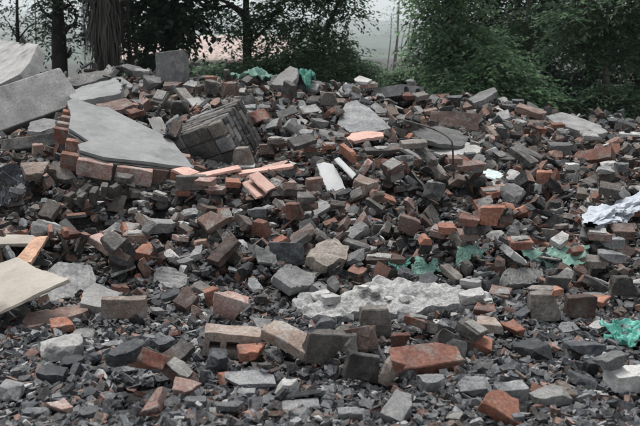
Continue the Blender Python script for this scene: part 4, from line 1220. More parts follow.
 (330, 100, 'G', 'half', 0, 10, 0, 1.3, 'edge'), (440, 97, 'O', 'chip', 60, 40, 0, 1.1, 'flat'), (433, 99, 'w', 'lump', 60, 40, 0, .8, 'flat'), (455, 102, 's', 'rock', 0, 20, 0, 1.4, 'flat'), (420, 101, 'G', 'half', 30, 20, 0, 1.2, 'flat'), (408, 104, 'R', 'chip', 0, 20, 0, 1.1, 'flat'),
 (132, 73, 'c', 'lump', -30, 25, 20, 1.3, 'flat'), (142, 80, 'c', 'lump', 0, 20, 20, 1.0, 'flat'), (152, 85, 'c', 'lump', 10, 30, 20, 1.3, 'flat'), (98, 70, 'R', 'half', 20, 10, 0, 1.1, 'flat'), (72, 68, 'g', 'rock', -20, 24, 0, 1.4, 'flat'), (45, 61, 'P', 'half', 40, 30, 0, 1.2, 'flat'), (135, 115, 'O', 'half', 40, 20, 0, 1.1, 'flat'),
 (147, 123, 'O', 'chip', 40, 20, 0, 1.3, 'flat'), (160, 120, 'G', 'half', 70, 40, 0, 1.2, 'flat'), (146, 104, 'P', 'half', 60, 34, 0, 1.1, 'edge'), (167, 104, 'G', 'half', 10, 20, 0, 1.3, 'flat'), (185, 97, 'G', 'whole', -50, 34, 40, 1.1, 'flat'), (173, 88, 'D', 'half', 0, 20, 0, 1.2, 'flat'), (190, 83, 'c', 'lump', 0, 20, 0, 1.2, 'flat'), (180, 110, 'K', 'half', 0, 20, 0, 1.2, 'edge'),
 (40, 152, 'P', 'half', 30, 14, 30, 1.1, 'edge'), (58, 148, 'R', 'chip', 60, 30, 0, 1.1, 'edge'), (38, 196, 'T', 'half', 30, 30, 30, 1.5, 'flat'), (62, 183, 'G', 'half', -40, 40, 30, 1.4, 'flat'),
]
for k in range(9):      # the row of dark bricks under the panel
    SEEN.append((72 + 11 * k, 199 + (k % 3) * 2, 'K' if k % 3 else 'G', 'half', 70 + 9 * (k % 4) - 60 * (k > 4), 18, 10 * k, 1.0, 'edge' if k < 5 else 'flat'))
SEEN.sort(key=lambda t: t[1])
for px, py, code, form, yaw, tilt, tdir, s, base in SEEN:
    if py > 300 and code in 'sgwc': s *= .86
    seen(px, py, code, form, yaw, tilt, tdir, s * (.76 if py < 215 else .88 if py < 300 else .94), base)

def blur(A, k):
    c = np.cumsum(np.pad(A, ((k + 1, k), (0, 0)), mode='edge'), 0); A = (c[2 * k + 1:] - c[:-2 * k - 1]) / (2 * k + 1)
    c = np.cumsum(np.pad(A, ((0, 0), (k + 1, k)), mode='edge'), 1); return (c[:, 2 * k + 1:] - c[:, :-2 * k - 1]) / (2 * k + 1)

# ------------------------------------------------------------------ soft things: netting, cloth, plastic, bent rod
def drape(name, cx, cy, w, d, yaw, mat, label, cat, seed, lift=.012, amp=.03, nx=84, ny=56, hole=.0):
    r = np.random.default_rng(seed)
    U, V_ = np.meshgrid(np.linspace(-1, 1, nx), np.linspace(-1, 1, ny), indexing='ij')
    edge = 1 + .35 * vnoise(np.arctan2(V_, U) * 1.2, np.hypot(U, V_) * 0, 1.3, seed)
    lx, ly = U * w / 2 * edge, V_ * d / 2 * edge
    lx = lx + .04 * vnoise(U * 3, V_ * 3, 1, seed + 2); ly = ly + .04 * vnoise(U * 3, V_ * 3, 1, seed + 4)
    X = cx + lx * math.cos(yaw) - ly * math.sin(yaw); Y = cy + lx * math.sin(yaw) + ly * math.cos(yaw)
    HB = blur(H, 7); c0 = float(h_at(cx, cy)); sl = np.clip(HB, base_z(GXX, GYY) - .02, base_z(GXX, GYY) + .14); HB = sl
    i = np.clip(((X - GX0) / GS).astype(int), 0, NX - 1); j = np.clip(((Y - GY0) / GS).astype(int), 0, NY - 1)
    ridge = 1 - np.abs(vnoise(X * 1.0, Y * 2.2, 9, seed + 6, 3)) * 2
    Z = HB[i, j] + lift + amp * ridge * .6 + amp * .5 * vnoise(X, Y, 22, seed + 8)
    idx = np.arange(nx * ny).reshape(nx, ny)
    F = np.c_[idx[:-1, :-1].ravel(), idx[1:, :-1].ravel(), idx[1:, 1:].ravel(), idx[:-1, 1:].ravel()]
    rr = np.hypot(U, V_)[:-1, :-1].ravel() + .3 * vnoise(U * 1.6, V_ * 1.6, 1, seed + 1)[:-1, :-1].ravel()
    F = F[(rr < 1.02)]
    Pn = np.c_[X.ravel(), Y.ravel(), Z.ravel()]
    o0 = np.array([cx, cy, float(np.median(Z))])
    me = mesh_np(name, Pn - o0, F, M[mat], 40)
    o = link(name, me, None); o.location = o0
    sd = o.modifiers.new('thick', 'SOLIDIFY'); sd.thickness = .003
    tag(o, label, cat)
    landmark_late.append((label, o0))
    return o
landmark_late = []

def net(px, py, wpx, dpt, yaw, mat, label, seed, cat='netting', **kw):
    p = hit(px, py); w = wpx / FPX * p[1]
    return drape(cat.split()[-1] if cat != 'netting' else 'netting', p[0], p[1], w, dpt, yaw, mat, label, cat, seed, **kw)
net(553, 241, 66, .3, .2, 'net_faded', 'faded teal netting crumpled among bricks below the cloth', 61, amp=.035)
net(398, 267, 24, .1, 0, 'net_teal', 'small teal net scrap beside a flat red brick by the beige rock', 62, amp=.015)
net(425, 264, 26, .1, -.2, 'net_faded', 'faded teal net scrap poking out between two flat bricks', 63, amp=.015)
net(468, 272, 26, .08, -.3, 'net_faded', 'teal net strip lying behind the long rough pale concrete slab', 64, amp=.015)
net(629, 336, 50, .26, .1, 'net_bright', 'bright teal plastic net bundled on the dark stones', 65, amp=.06)
rl = random.Random(12)
for k in range(9):      # lumps broken off the rough slab and lying on it
    seen(rl.uniform(300, 488), rl.uniform(284, 309), 'w', 'lump', rl.uniform(0, 180), rl.uniform(0, 20), 0, rl.uniform(.28, .62), 'flat', 60, True)

# ------------------------------------------------------------------ the rest of the loose pieces, each dropped on the heap as it stands
LIMIT = 300
def scatter():
    r = random.Random(31); tries = 0
    want = {'red brick': LIMIT, 'grey brick': LIMIT, 'concrete lump': LIMIT, 'stone': LIMIT, 'sherd': 290}
    while tries < 16000 and any(COUNT.get(c, 0) < w for c, w in want.items()):
        tries += 1
        y = 2.85 + 7.6 * r.random() ** .9; x = r.uniform(-1, 1) * (y * .365 + .25)
        i, j = int((x - GX0) / GS), int((y - GY0) / GS)
        if HERO[i, j] or (HERO[i, min(NY - 1, j + 7)] and r.random() < .75): continue
        near = y < 4.3
        redz = float(vnoise(np.array(x), np.array(y), .8, 5)) + (.5 if x > -.3 and 4.7 < y < 6.8 else .08)
        t = r.random()
        if near and r.random() < .55: continue
        if near: cat = 'stone' if t < .48 else 'concrete lump' if t < .62 else 'red brick' if t < .85 else 'sherd' if t < .94 else 'grey brick'
        elif redz > .12: cat = 'red brick' if t < .62 else 'grey brick' if t < .75 else 'concrete lump' if t < .85 else 'stone' if t < .88 else 'sherd'
        else: cat = 'grey brick' if t < .32 else 'red brick' if t < .5 else 'concrete lump' if t < .7 else 'stone' if t < .82 else 'sherd'
        if COUNT.get(cat, 0) >= want[cat]: continue
        if cat == 'red brick': code = r.choice('RROOPPDD' if redz > .12 else 'RODDPD'); form = r.choice(['half', 'half', 'chip', 'chip', 'whole'])
        elif cat == 'grey brick': code = r.choice('GGKTTG'); form = r.choice(['half', 'half', 'chip', 'whole'])
        elif cat == 'concrete lump': code = r.choice('cccw' if y < 7.5 else 'ccw'); form = 'lump'
        elif cat == 'stone': code = r.choice('ssg' if y < 5 else 'gsg'); form = 'rock'
        else: code = r.choice('gsscw'); form = 'shard'
        s = r.uniform(.5, .86) if code in KINDS else r.uniform(.38, .95)
        if near: s *= r.uniform(.4, .75) if code not in KINDS else r.uniform(.4, .62)
        mesh, ext0 = choose(code, form, r)
        ext = np.array(ext0) * s
        best = None
        A = slope_align(x, y, .06 + ext[0] * .4)
        for k in range(5):
            base = r.choice(['flat', 'flat', 'flat', 'edge'])
            R = A @ rot(r.uniform(0, 6.28), RAD(min(50, abs(r.gauss(0, 14)))), r.uniform(0, 6.28), base)
            t = rest(R, ext * .93, x, y, 88)
            if t is None: continue
            i0, i1, j0, j1, ok, _, _ = t[1]
            if HERO[i0:i1, j0:j1][ok].mean() > .12: continue
            cost = t[0] + r.uniform(0, .02)
            if best is None or cost < best[0]: best = (cost, R, t)
        if best is None: continue
        _, R, (z, sp) = best
        if blocks(x, y, z, ext[0], SIGHT) > .1 or blocks(x, y, z, ext[0], SEENMAP, .03) > (.08 if near else .25): continue
        spawn(code, form, R, x, y, z, s, mesh, ext)
        settle(sp, z)
        # leave this piece readable: later ones may only lap its rim
        i0, i1, j0, j1, ok, _, _ = sp
        core = ok.copy(); core[:2] = False; core[-2:] = False; core[:, :2] = False; core[:, -2:] = False
        if r.random() < .75: HERO[i0:i1, j0:j1] |= core
scatter()

# ------------------------------------------------------------------ small fragments and gravel in the gaps
def bits(name, n, lo, hi, mat, ysel, accept, seed, label, top_ok=.12, variants=FRAGS):
    r = np.random.default_rng(seed)
    HB = blur(H, 9)
    y = ysel(r, n * 4); x = r.uniform(-1, 1, len(y)) * (y * .365 + .3)
    ok = (y > GY0 + .05) & (y < GY1 - .05) & (x > GX0 + .05) & (x < GX1 - .05)
    x, y = x[ok], y[ok]
    i = ((x - GX0) / GS).astype(int); j = ((y - GY0) / GS).astype(int)
    low = H[i, j] - HB[i, j]
    keep = (low < .004) & (~HERO[i, j]) | (r.random(len(x)) < top_ok * (low < .05) * (~HERO[i, j] | (r.random(len(x)) < .06)))
    keep &= accept(x, y, r) & ~(BIG[i, j] & (r.random(len(x)) < 2))
    x, y = x[keep][:n], y[keep][:n]; i = i[keep][:n]; j = j[keep][:n]
    s = (lo + (hi - lo) * r.random(len(x)) ** 2.2) * (np.clip(y / 5.2, .5, 1) if hi > .1 else 1)
    z = H[i, j] + s * r.uniform(-.05, .3, len(x))
    for q in range(0, len(x)):
        H[i[q], j[q]] = max(H[i[q], j[q]], z[q] + s[q] * .15)
    return joined(name, variants, x, y, z, s, mat, flat=(.45, 1.0), seed=seed + 1, label=label)

always = lambda x, y, r: np.ones(len(x), bool)
bits('rubble_fragments', 27000, .028, .11, M['fill'], lambda r, n: 2.8 + 7.8 * r.random(n) ** .8, lambda x, y, r: r.random(len(x)) < np.clip((y - 3.9) / 1.6, .06, 1), 41,
     'small broken fragments filling gaps all over the heap', variants=CHUNKS)
bits('brick_crumbs', 9000, .012, .05, M['crumbs'], lambda r, n: 2.9 + 6.0 * r.random(n), lambda x, y, r: vnoise(x, y, 1.1, 5) + .3 * ((x > -.4) & (y > 4.5)) - .3 * (y < 4.2) > .12 + .25 * r.random(len(x)), 43,
     'reddish brick crumbs strewn in patches between the bricks')
bits('gravel', 62000, .01, .06, M['gravel'], lambda r, n: 2.7 + 4.0 * r.random(n) ** 1.1, always, 45,
     'dark blue-grey gravel and stone chips covering the ground before the heap', top_ok=.05)
bits('gravel', 3500, .014, .05, M['gravel'], lambda r, n: 4.6 + 6.0 * r.random(n), lambda x, y, r: vnoise(x, y, .9, 15) > -.2, 47,
     'grey chips sifted into the hollows of the heap', top_ok=.08)

net(253, 78, 40, .26, -.2, 'net_faded', 'faded teal net sagging over the crest by the charcoal bricks', 66, amp=.06, lift=.09)
net(303, 78, 22, .3, .3, 'net_teal', 'teal net hanging over the white slab on the crest', 67, amp=.09, lift=.09)
net(326, 80, 18, .2, .2, 'net_teal', 'small teal net tuft on the crest near the hollow-core slab', 68, amp=.06, lift=.03)

# ------------------------------------------------------------------ cloth, rod, plastic
def rope_cloth():
    """twisted sheet lying along a path"""
    path_px = [(590, 231), (602, 227), (615, 223), (629, 217), (646, 211), (670, 205)]
    pts = [hit(x, y) for x, y in path_px]
    pts = np.array([[p[0], p[1], float(h_at(min(p[0], GX1 - .05), p[1])) + .03] for p in pts])
    n = 150; t = np.linspace(0, len(pts) - 1, n)
    C = np.stack([np.interp(t, np.arange(len(pts)), pts[:, k]) for k in range(3)], -1)
    m = 84; V = []
    for k in range(n):
        a = k / (n - 1)
        wd = .062 * (0.35 + .65 * math.sin(min(1, a * 3.2) * math.pi / 2)) * (1 + .2 * math.sin(a * 9))
        tan = unit(C[min(k + 1, n - 1)] - C[max(k - 1, 0)]); side = unit(np.cross(tan, [0, 0, 1])); up = np.cross(side, tan)
        for q in range(m):
            ph = 2 * math.pi * q / m
            fold = 1 + .22 * math.sin(5 * ph + a * 14) + .1 * math.sin(11 * ph - a * 23) + .3 * (.5 - abs(mnoise.noise(Vector((math.cos(ph + a * 5) * 3, math.sin(ph + a * 5) * 3, a * 9))))) + .14 * mnoise.noise(Vector((math.cos(ph) * 7, math.sin(ph) * 7, a * 40)))
            V.append(C[k] + side * math.cos(ph) * wd * 1.5 * fold + up * math.sin(ph) * wd * .75 * fold)
    V = np.array(V); F = []
    for k in range(n - 1):
        for q in range(m):
            F.append((k * m + q, k * m + (q + 1) % m, (k + 1) * m + (q + 1) % m, (k + 1) * m + q))
    me = mesh_np('cloth', V - C[0], np.array(F), M['cloth_blue'], 30)
    o = link('cloth', me, None); o.location = C[0]
    tag(o, 'long twisted pale blue cloth lying over the bricks', 'cloth')
rope_cloth()

def tube_mesh(name, pts, radii, mat, seg=8, caps=True):
    pts = np.array(pts, float); n = len(pts); V = []; F = []
    ref = np.array([.3, .9, .1])
    for k in range(n):
        t = unit(pts[min(k + 1, n - 1)] - pts[max(k - 1, 0)])
        a = np.cross(t, ref)
        if np.linalg.norm(a) < .1: a = np.cross(t, [1, 0, 0])
        a = unit(a); b = np.cross(t, a)
        for q in range(seg):
            ph = 2 * math.pi * q / seg
            V.append(pts[k] + (a * math.cos(ph) + b * math.sin(ph)) * radii[k])
    for k in range(n - 1):
        for q in range(seg):
            F.append((k * seg + q, k * seg + (q + 1) % seg, (k + 1) * seg + (q + 1) % seg, (k + 1) * seg + q))
    return mesh_np(name, np.array(V), np.array(F), mat, 60)

def bezier(p, n=16):
    p = np.array(p, float); out = []
    m = len(p)
    for s in range(m - 1):
        p0, p1, p2, p3 = p[max(s - 1, 0)], p[s], p[s + 1], p[min(s + 2, m - 1)]
        for t in np.linspace(0, 1, n, endpoint=(s == m - 2)):
            out.append(.5 * (2 * p1 + (p2 - p0) * t + (2 * p0 - 5 * p1 + 4 * p2 - p3) * t * t + (3 * p1 - p0 - 3 * p2 + p3) * t ** 3))
    return np.array(out)

def rod():
    end = hit(454, 170); d1 = end[1]
    st = hit(384, 121)
    pts = [st, P(398, 119, st[1] - .1), P(418, 124, d1 + .35), P(438, 131, d1 + .15), P(450, 139, d1 + .03), P(452.5, 146, d1), P(453, 158, d1), end + np.array([0, 0, -.06])]
    c = bezier(pts, 8)
    me = tube_mesh('steel_rod', c - c[-1], [.006] * len(c), M['metal_dark'], 8)
    o = link('steel_rod', me, None); o.location = c[-1]
    tag(o, 'thin black steel rod arching out of the slope and bent down', 'rod')
rod()
p = hit(6, 196)
o = drape('plastic_sheet', p[0] - .02, p[1] + .12, .2, .5, .1, 'plastic_dark', 'crumpled dark plastic sheet below the sooty beam', 'plastic', 71, amp=.07, lift=.03)

# ------------------------------------------------------------------ trees and shrubs behind the heap
def leaf_cloud(centres, radii, n_twigs, per, size, seed, droop=.45, spread=.3, wide=.45):
    """leaves on short drooping twigs; centres/radii: lobes of the crown"""
    r = np.random.default_rng(seed)
    centres = np.array(centres, float); radii = np.array(radii, float)
    vol = radii.prod(1) ** .67; k = r.choice(len(centres), n_twigs, p=vol / vol.sum())
    d = r.normal(size=(n_twigs, 3)); d /= np.linalg.norm(d, axis=1)[:, None]
    nc = 11                                   # each lobe is a handful of tufts with gaps between them
    td = r.normal(size=(len(centres), nc, 3)); td /= np.linalg.norm(td, axis=2)[..., None]
    tuft = centres[:, None] + td * radii[:, None] * (.45 + .5 * r.random((len(centres), nc, 1)))
    base = tuft[k, r.integers(0, nc, n_twigs)] + d * radii[k] * np.array([.5, .5, .26]) * (r.random((n_twigs, 1)) ** .6)
    # knock holes: drop twigs where a noise says gap
    tw = d * np.array([1, 1, .3]) + r.normal(size=d.shape) * np.array([.5, .5, .25]); tw[:, 2] -= droop * .35; tw /= np.linalg.norm(tw, axis=1)[:, None]
    t = np.linspace(.1, 1, per)[None] + r.uniform(-.06, .06, (n_twigs, per))
    c = base[:, None] + tw[:, None] * (t * spread)[..., None]
    c[..., 2] -= droop * .5 * spread * t ** 2
    c = c.reshape(-1, 3) + r.normal(size=(n_twigs * per, 3)) * .012
    n = len(c)
    tn = np.repeat(tw, per, 0); side = np.cross(tn, [0, 0, 1.0]); side /= np.linalg.norm(side, axis=1)[:, None] + 1e-9
    alt = np.tile(np.where(np.arange(per) % 2, 1.0, -1.0), n_twigs)[:, None]
    ax = tn * .55 + side * alt * .75 + r.normal(size=(n, 3)) * .25; ax[:, 2] -= droop * .55; ax /= np.linalg.norm(ax, axis=1)[:, None]
    up = r.normal(size=(n, 3)) * .35; up[:, 2] += 1
    sd = np.cross(ax, up); sd /= (np.linalg.norm(sd, axis=1)[:, None] + 1e-9); nr = np.cross(sd, ax)
    L = size * r.uniform(.6, 1.25, (n, 1)); W = L * wide * r.uniform(.8, 1.1, (n, 1))
    a = c; b = c + ax * L * .45 + sd * W * .5 + nr * L * .06; e = c + ax * L; f = c + ax * L * .45 - sd * W * .5 + nr * L * .06; g = c + ax * L * .5 - nr * L * .03
    V = np.stack([a, b, e, f], 1).reshape(-1, 3)
    idx = np.arange(n)[:, None] * 4
    F = np.concatenate([idx + [0, 1, 2], idx + [0, 2, 3]])
    return V, F

def gz(x, y): return float(base_z(np.array(x), np.array(y)))

def tree(name, label, cat, base_px, y, trunk_path, r0, lobes, n_twigs, per, size, leafm, barkm='bark', seed=1, droop=.45, spread=.3, wide=.45, group=None, stems=1, branches=None):
    """trunk_path and lobes are given where they are seen: (px, py[, distance offset]) at distance y"""
    x0 = P(base_px, 100, y)[0]; z0 = gz(x0, y)
    root = empty(name, (x0, y, z0))
    tag(root, label, cat, group)
    r = random.Random(seed)
    pts = [np.array([x0, y, z0 - .1])] + [P(q[0], q[1], y + (q[2] if len(q) > 2 else 0)) for q in trunk_path]
    c = bezier(pts, 6)
    rad = [r0 * (1.15 - .75 * k / (len(c) - 1)) for k in range(len(c))]
    base = np.array([x0, y, z0])
    me = tube_mesh('trunk', c - base, rad, M[barkm], 9)
    trunk = link('trunk', me, None, root)
    cs, rs = [], []
    for q in lobes:
        px, py, rx, ry = q[:4]; dy = q[4] if len(q) > 4 else 0
        cs.append(P(px, py, y + dy)); sc = (y + dy) / FPX
        rs.append((rx * sc, max(rx, ry) * sc * .8, ry * sc))
    for k, (cc, rr) in enumerate(zip(cs, rs)):
        start = c[np.argmin(np.abs(c[:, 2] - (cc[2] - rr[2] * .8)))]
        mid = (start + cc) / 2 + np.array([r.uniform(-.1, .1), r.uniform(-.1, .1), r.uniform(-.05, .15)])
        end = cc + np.array([r.uniform(-.5, .5) * rr[0], 0, r.uniform(.1, .6) * rr[2]])
        b = bezier([start, mid, cc, end], 5)
        me = tube_mesh('branch', b - base, list(np.linspace(r0 * .45, r0 * .08, len(b))), M[barkm], 6)
        link('branch', me, None, root)
    V, F = leaf_cloud(cs, rs, int(n_twigs * 1.5), per + 2, size * .9, seed, droop, spread * 1.15, wide)
    me = mesh_np('crown', V - base, F, M[leafm])
    o = link('crown', me, None, root); tag(o, kind='stuff')
    return root

tree('slender_tree', 'thin sapling with sparse small leaves rising behind the leaning concrete slab', 'tree', 18, 14, [(18, 40), (17, 0), (16, -140)], .035,
     [(8, 22, 26, 24), (45, 24, 20, 24), (15, -40, 50, 40), (30, 45, 18, 12)], 170, 8, .085, 'leaf_dark', seed=1)
tree('dark_tree', 'tree with thick black trunk behind the big concrete block', 'tree', 60, 13, [(59, 40), (58, 0), (56, -160)], .12,
     [(44, 12, 14, 22), (70, 52, 12, 12), (76, 22, 14, 30), (55, -70, 70, 50), (70, 5, 16, 16)], 330, 9, .1, 'leaf_dark', seed=2)
tree('thin_tree', 'thin straight tree with a bare stem beside the shaggy palm', 'tree', 129, 12.8, [(129, 45), (128, 0), (128, -140)], .03,
     [(136, 30, 12, 26), (128, -50, 40, 30), (140, 55, 10, 10)], 120, 8, .1, 'leaf_dark', seed=3, wide=.6)
tree('broadleaf_tree', 'dark broad-leaved tree with drooping boughs behind the small upright block', 'tree', 170, 13.6, [(168, 55), (165, 15), (170, -130)], .07,
     [(150, 16, 22, 24), (178, 12, 18, 26), (148, 56, 14, 14), (162, 50, 14, 14), (165, -60, 60, 45), (136, 2, 16, 14)], 520, 8, .14, 'leaf_dark', seed=4, wide=.75, droop=.9)
tree('leafy_tree', 'mid-green tree with straight dark trunk in front of the house', 'tree', 247, 13.5, [(247, 45), (246, 0), (249, -160)], .075,
     [(212, 8, 14, 12), (247, 26, 20, 24), (272, 20, 20, 24), (285, 8, 18, 18), (255, -60, 70, 45), (205, 4, 16, 12), (268, 46, 12, 12)], 640, 9, .1, 'leaf_mid', seed=5)
tree('shrub', 'dense dark shrub at the foot of the mid-green tree', 'shrub', 268, 12.9, [(267, 66), (266, 50)], .02,
     [(258, 66, 18, 12), (280, 62, 18, 13), (300, 62, 18, 16), (240, 70, 14, 8)], 420, 8, .08, 'leaf_mid', seed=6)
tree('slim_tree', 'slim tree with leaning stem and airy foliage beside the gap in the trees', 'tree', 331, 13.2, [(332, 62), (326, 34), (336, 8), (358, -60), (370, -140)], .04,
     [(304, 26, 15, 26), (332, 38, 14, 26), (346, 12, 16, 10), (322, -10, 30, 16), (300, -50, 50, 35), (342, 56, 12, 12), (314, 55, 14, 14)], 700, 9, .095, 'leaf_mid', seed=7)
tree('shrub', 'leafy shrub below the slim leaning tree', 'shrub', 345, 12.7, [(345, 72), (346, 60)], .02,
     [(330, 70, 16, 13), (348, 70, 14, 12), (364, 78, 9, 7)], 360, 8, .075, 'leaf_mid', seed=8)
tree('small_bush', 'low round bush standing in the gap between the trees', 'shrub', 398, 15, [(398, 82), (399, 70)], .02,
     [(392, 80, 9, 8), (404, 74, 8, 9), (412, 82, 8, 7)], 230, 8, .085, 'leaf_mid', seed=9)
tree('green_tree', 'full light-green tree with layered leaves beside the hazy gap', 'tree', 452, 13.2, [(452, 60), (450, 20), (448, -40), (452, -160)], .08,
     [(444, 30, 18, 22), (470, 36, 26, 28), (440, 70, 16, 16), (472, 72, 26, 20), (448, -8, 30, 20), (424, 18, 7, 6), (490, 55, 16, 20), (450, -75, 55, 40), (430, 50, 10, 10)], 1050, 10, .105, 'leaf_light', seed=10, spread=.35)
tree('bush', 'bright leafy bush spilling down behind the dark crest rocks', 'shrub', 505, 12.4, [(505, 85), (504, 70)], .025,
     [(488, 80, 20, 16), (512, 84, 20, 17), (530, 96, 16, 11), (500, 62, 14, 14), (545, 104, 10, 6), (466, 86, 14, 10)], 620, 9, .1, 'leaf_light', seed=11, spread=.35)
tree('forest_tree', 'tree with pale thin trunk behind the bright bush', 'tree', 530, 15.2, [(530, 55), (529, 0), (527, -160)], .05,
     [(515, 20, 22, 18), (552, 14, 24, 18), (540, 48, 20, 14), (540, -50, 80, 45), (500, 40, 14, 14)], 560, 9, .1, 'leaf_mid', 'bark_pale', seed=12)
tree('bent_tree', 'tree with bent mossy trunk and spreading boughs over the flat end of the heap', 'tree', 606, 13.2, [(607, 88), (604, 62), (598, 36), (588, 4), (578, -90)], .05,
     [(572, 46, 26, 12), (600, 22, 26, 18), (630, 36, 20, 20), (562, 12, 22, 16), (620, -30, 60, 35), (618, 62, 20, 10), (645, 12, 24, 24)], 760, 10, .11, 'leaf_mid', 'bark_pale', seed=13, spread=.4)
tree('undergrowth_bush', 'low dark bush under the bent mossy tree', 'shrub', 596, 12.6, [(596, 100), (597, 90)], .02,
     [(576, 102, 16, 9), (602, 98, 16, 12), (628, 96, 16, 14), (648, 100, 16, 14)], 420, 8, .09, 'leaf_mid', seed=14)
# darker trees further in
WOOD = [(458, 19, 'tall dark tree showing behind the full light-green tree'), (487, 21, 'tall dark tree deep behind the bright leafy bush'), (545, 18.5, 'tall dark tree deep behind the pale thin trunk'),
        (590, 20, 'tall dark tree deep behind the bent mossy tree'), (640, 18, 'tall dark tree deep behind the low dark bush'), (690, 19.5, 'tall dark tree beyond the flat end of the heap'), (520, 24, 'far dark tree filling the depth of the wood')]
for k, (bx, yy, lab) in enumerate(WOOD):
    up = 30 if k in (0, 1) else 0
    tree('wood_tree', lab, 'tree', bx, yy, [(bx, 60), (bx - 3, 0), (bx + 5, -120)], .11,
         [(bx, 82, 34, 24), (bx + 4, 55 + up, 32, 24), (bx - 12, 24 + up, 26, 26), (bx + 20, 12 + up, 26, 22), (bx + 2, -40 + up, 40, 40), (bx + 10, -110 + up, 44, 50)],
         820, 9, .15, 'leaf_dark', seed=30 + k, spread=.45, group='dark trees deep in the wood')
HEDGE = [(205, 17, 'dark hedge shrub before the white house wall'), (262, 18, 'dark hedge shrub below the house gable'), (310, 16.5, 'dark hedge shrub between the mid-green and the slim tree'), (352, 17.5, 'dark hedge shrub at the edge of the hazy gap'), (140, 16, 'dark hedge shrub behind the broad-leaved tree')]
for k, (bx, yy, lab) in enumerate(HEDGE):
    tree('hedge_shrub', lab, 'shrub', bx, yy, [(bx, 85), (bx, 70)], .03, [(bx - 14, 74, 18, 10), (bx + 12, 72, 18, 12), (bx, 82, 26, 10)] + ([(bx, 58, 16, 14)] if k == 2 else []), 380, 8, .1, 'leaf_mid', seed=50 + k)

def palm():
    y = 12.5; x0 = P(107, 70, y)[0]; z0 = gz(x0, y); base = np.array([x0, y, z0])
    root = empty('palm_tree', tuple(base)); tag(root, 'shaggy palm with a skirt of dry hanging fronds round its trunk', 'tree')
    c = bezier([base - [0, 0, .1], P(107, 60, y), P(106, 0, y), P(105, -150, y)], 6)
    link('trunk', tube_mesh('trunk', c - base, [.17] * len(c), M['bark'], 12), None, root)
    r = np.random.default_rng(5); V, F = [], []
    n = 900
    top = r.uniform(P(105, 20, y)[2], P(105, -160, y)[2], n); ln = r.uniform(.35, 1.0, n); th = r.uniform(0, 2 * math.pi, n)
    for k in range(n):
        ca, sa = math.cos(th[k]), math.sin(th[k]); rr = r.uniform(.16, .2); w = r.uniform(.006, .02)
        out = r.uniform(.05, .16); prev = None
        for q in range(5):
            t = q / 4; rad = rr + out * math.sin(min(1, t * 1.6) * math.pi / 2) + .02 * math.sin(t * 5 + k)
            p = np.array([ca * rad + .02 * r.normal() * t, sa * rad, top[k] - ln[k] * t - z0]); side = np.array([-sa, ca, 0]) * w * (1 - .8 * t)
            V += [p + side, p - side]
            if q: b = len(V) - 4; F += [(b, b + 1, b + 3), (b, b + 3, b + 2)]
    o = link('dry_fronds', mesh_np('dry_fronds', np.array(V), np.array(F), M['leaf_dry']), None, root); tag(o, kind='stuff')
    V, F = [], []
    zt = P(105, -150, y)[2] - z0
    for f in range(18):
        a = f * 2.4; el = r.uniform(-.3, .9); d = np.array([math.cos(a) * math.cos(el), math.sin(a) * math.cos(el), math.sin(el)])
        hub = np.array([0, 0, zt]) + d * .8; s = unit(np.cross(d, [0, 0, 1])); u = np.cross(s, d)
        for q in np.linspace(-1.3, 1.3, 22):
            tip = hub + (d * math.cos(q) + s * math.sin(q)) * .75 + np.array([0, 0, -.18]); m = hub + (d * math.cos(q) + s * math.sin(q)) * .4
            w = (s * math.cos(q) - d * math.sin(q)) * .025
            b = len(V); V += [hub, m + w, tip, m - w]; F += [(b, b + 1, b + 2), (b, b + 2, b + 3)]
    o = link('fronds', mesh_np('fronds', np.array(V), np.array(F), M['leaf_dark']), None, root); tag(o, kind='stuff')
palm()

# ------------------------------------------------------------------ house beyond the trees
def box_mesh(name, lo, hi, mat):
    bm = bmesh.new(); bmesh.ops.create_cube(bm, size=1)
    lo, hi = np.array(lo), np.array(hi)
    for v in bm.verts: v.co = Vector((np.array(v.co) + .5) * (hi - lo) + lo)
    bmesh.ops.bevel(bm, geom=bm.edges[:], offset=.01, segments=1, affect='EDGES')
    return bm_done(bm, name, mat, 30)

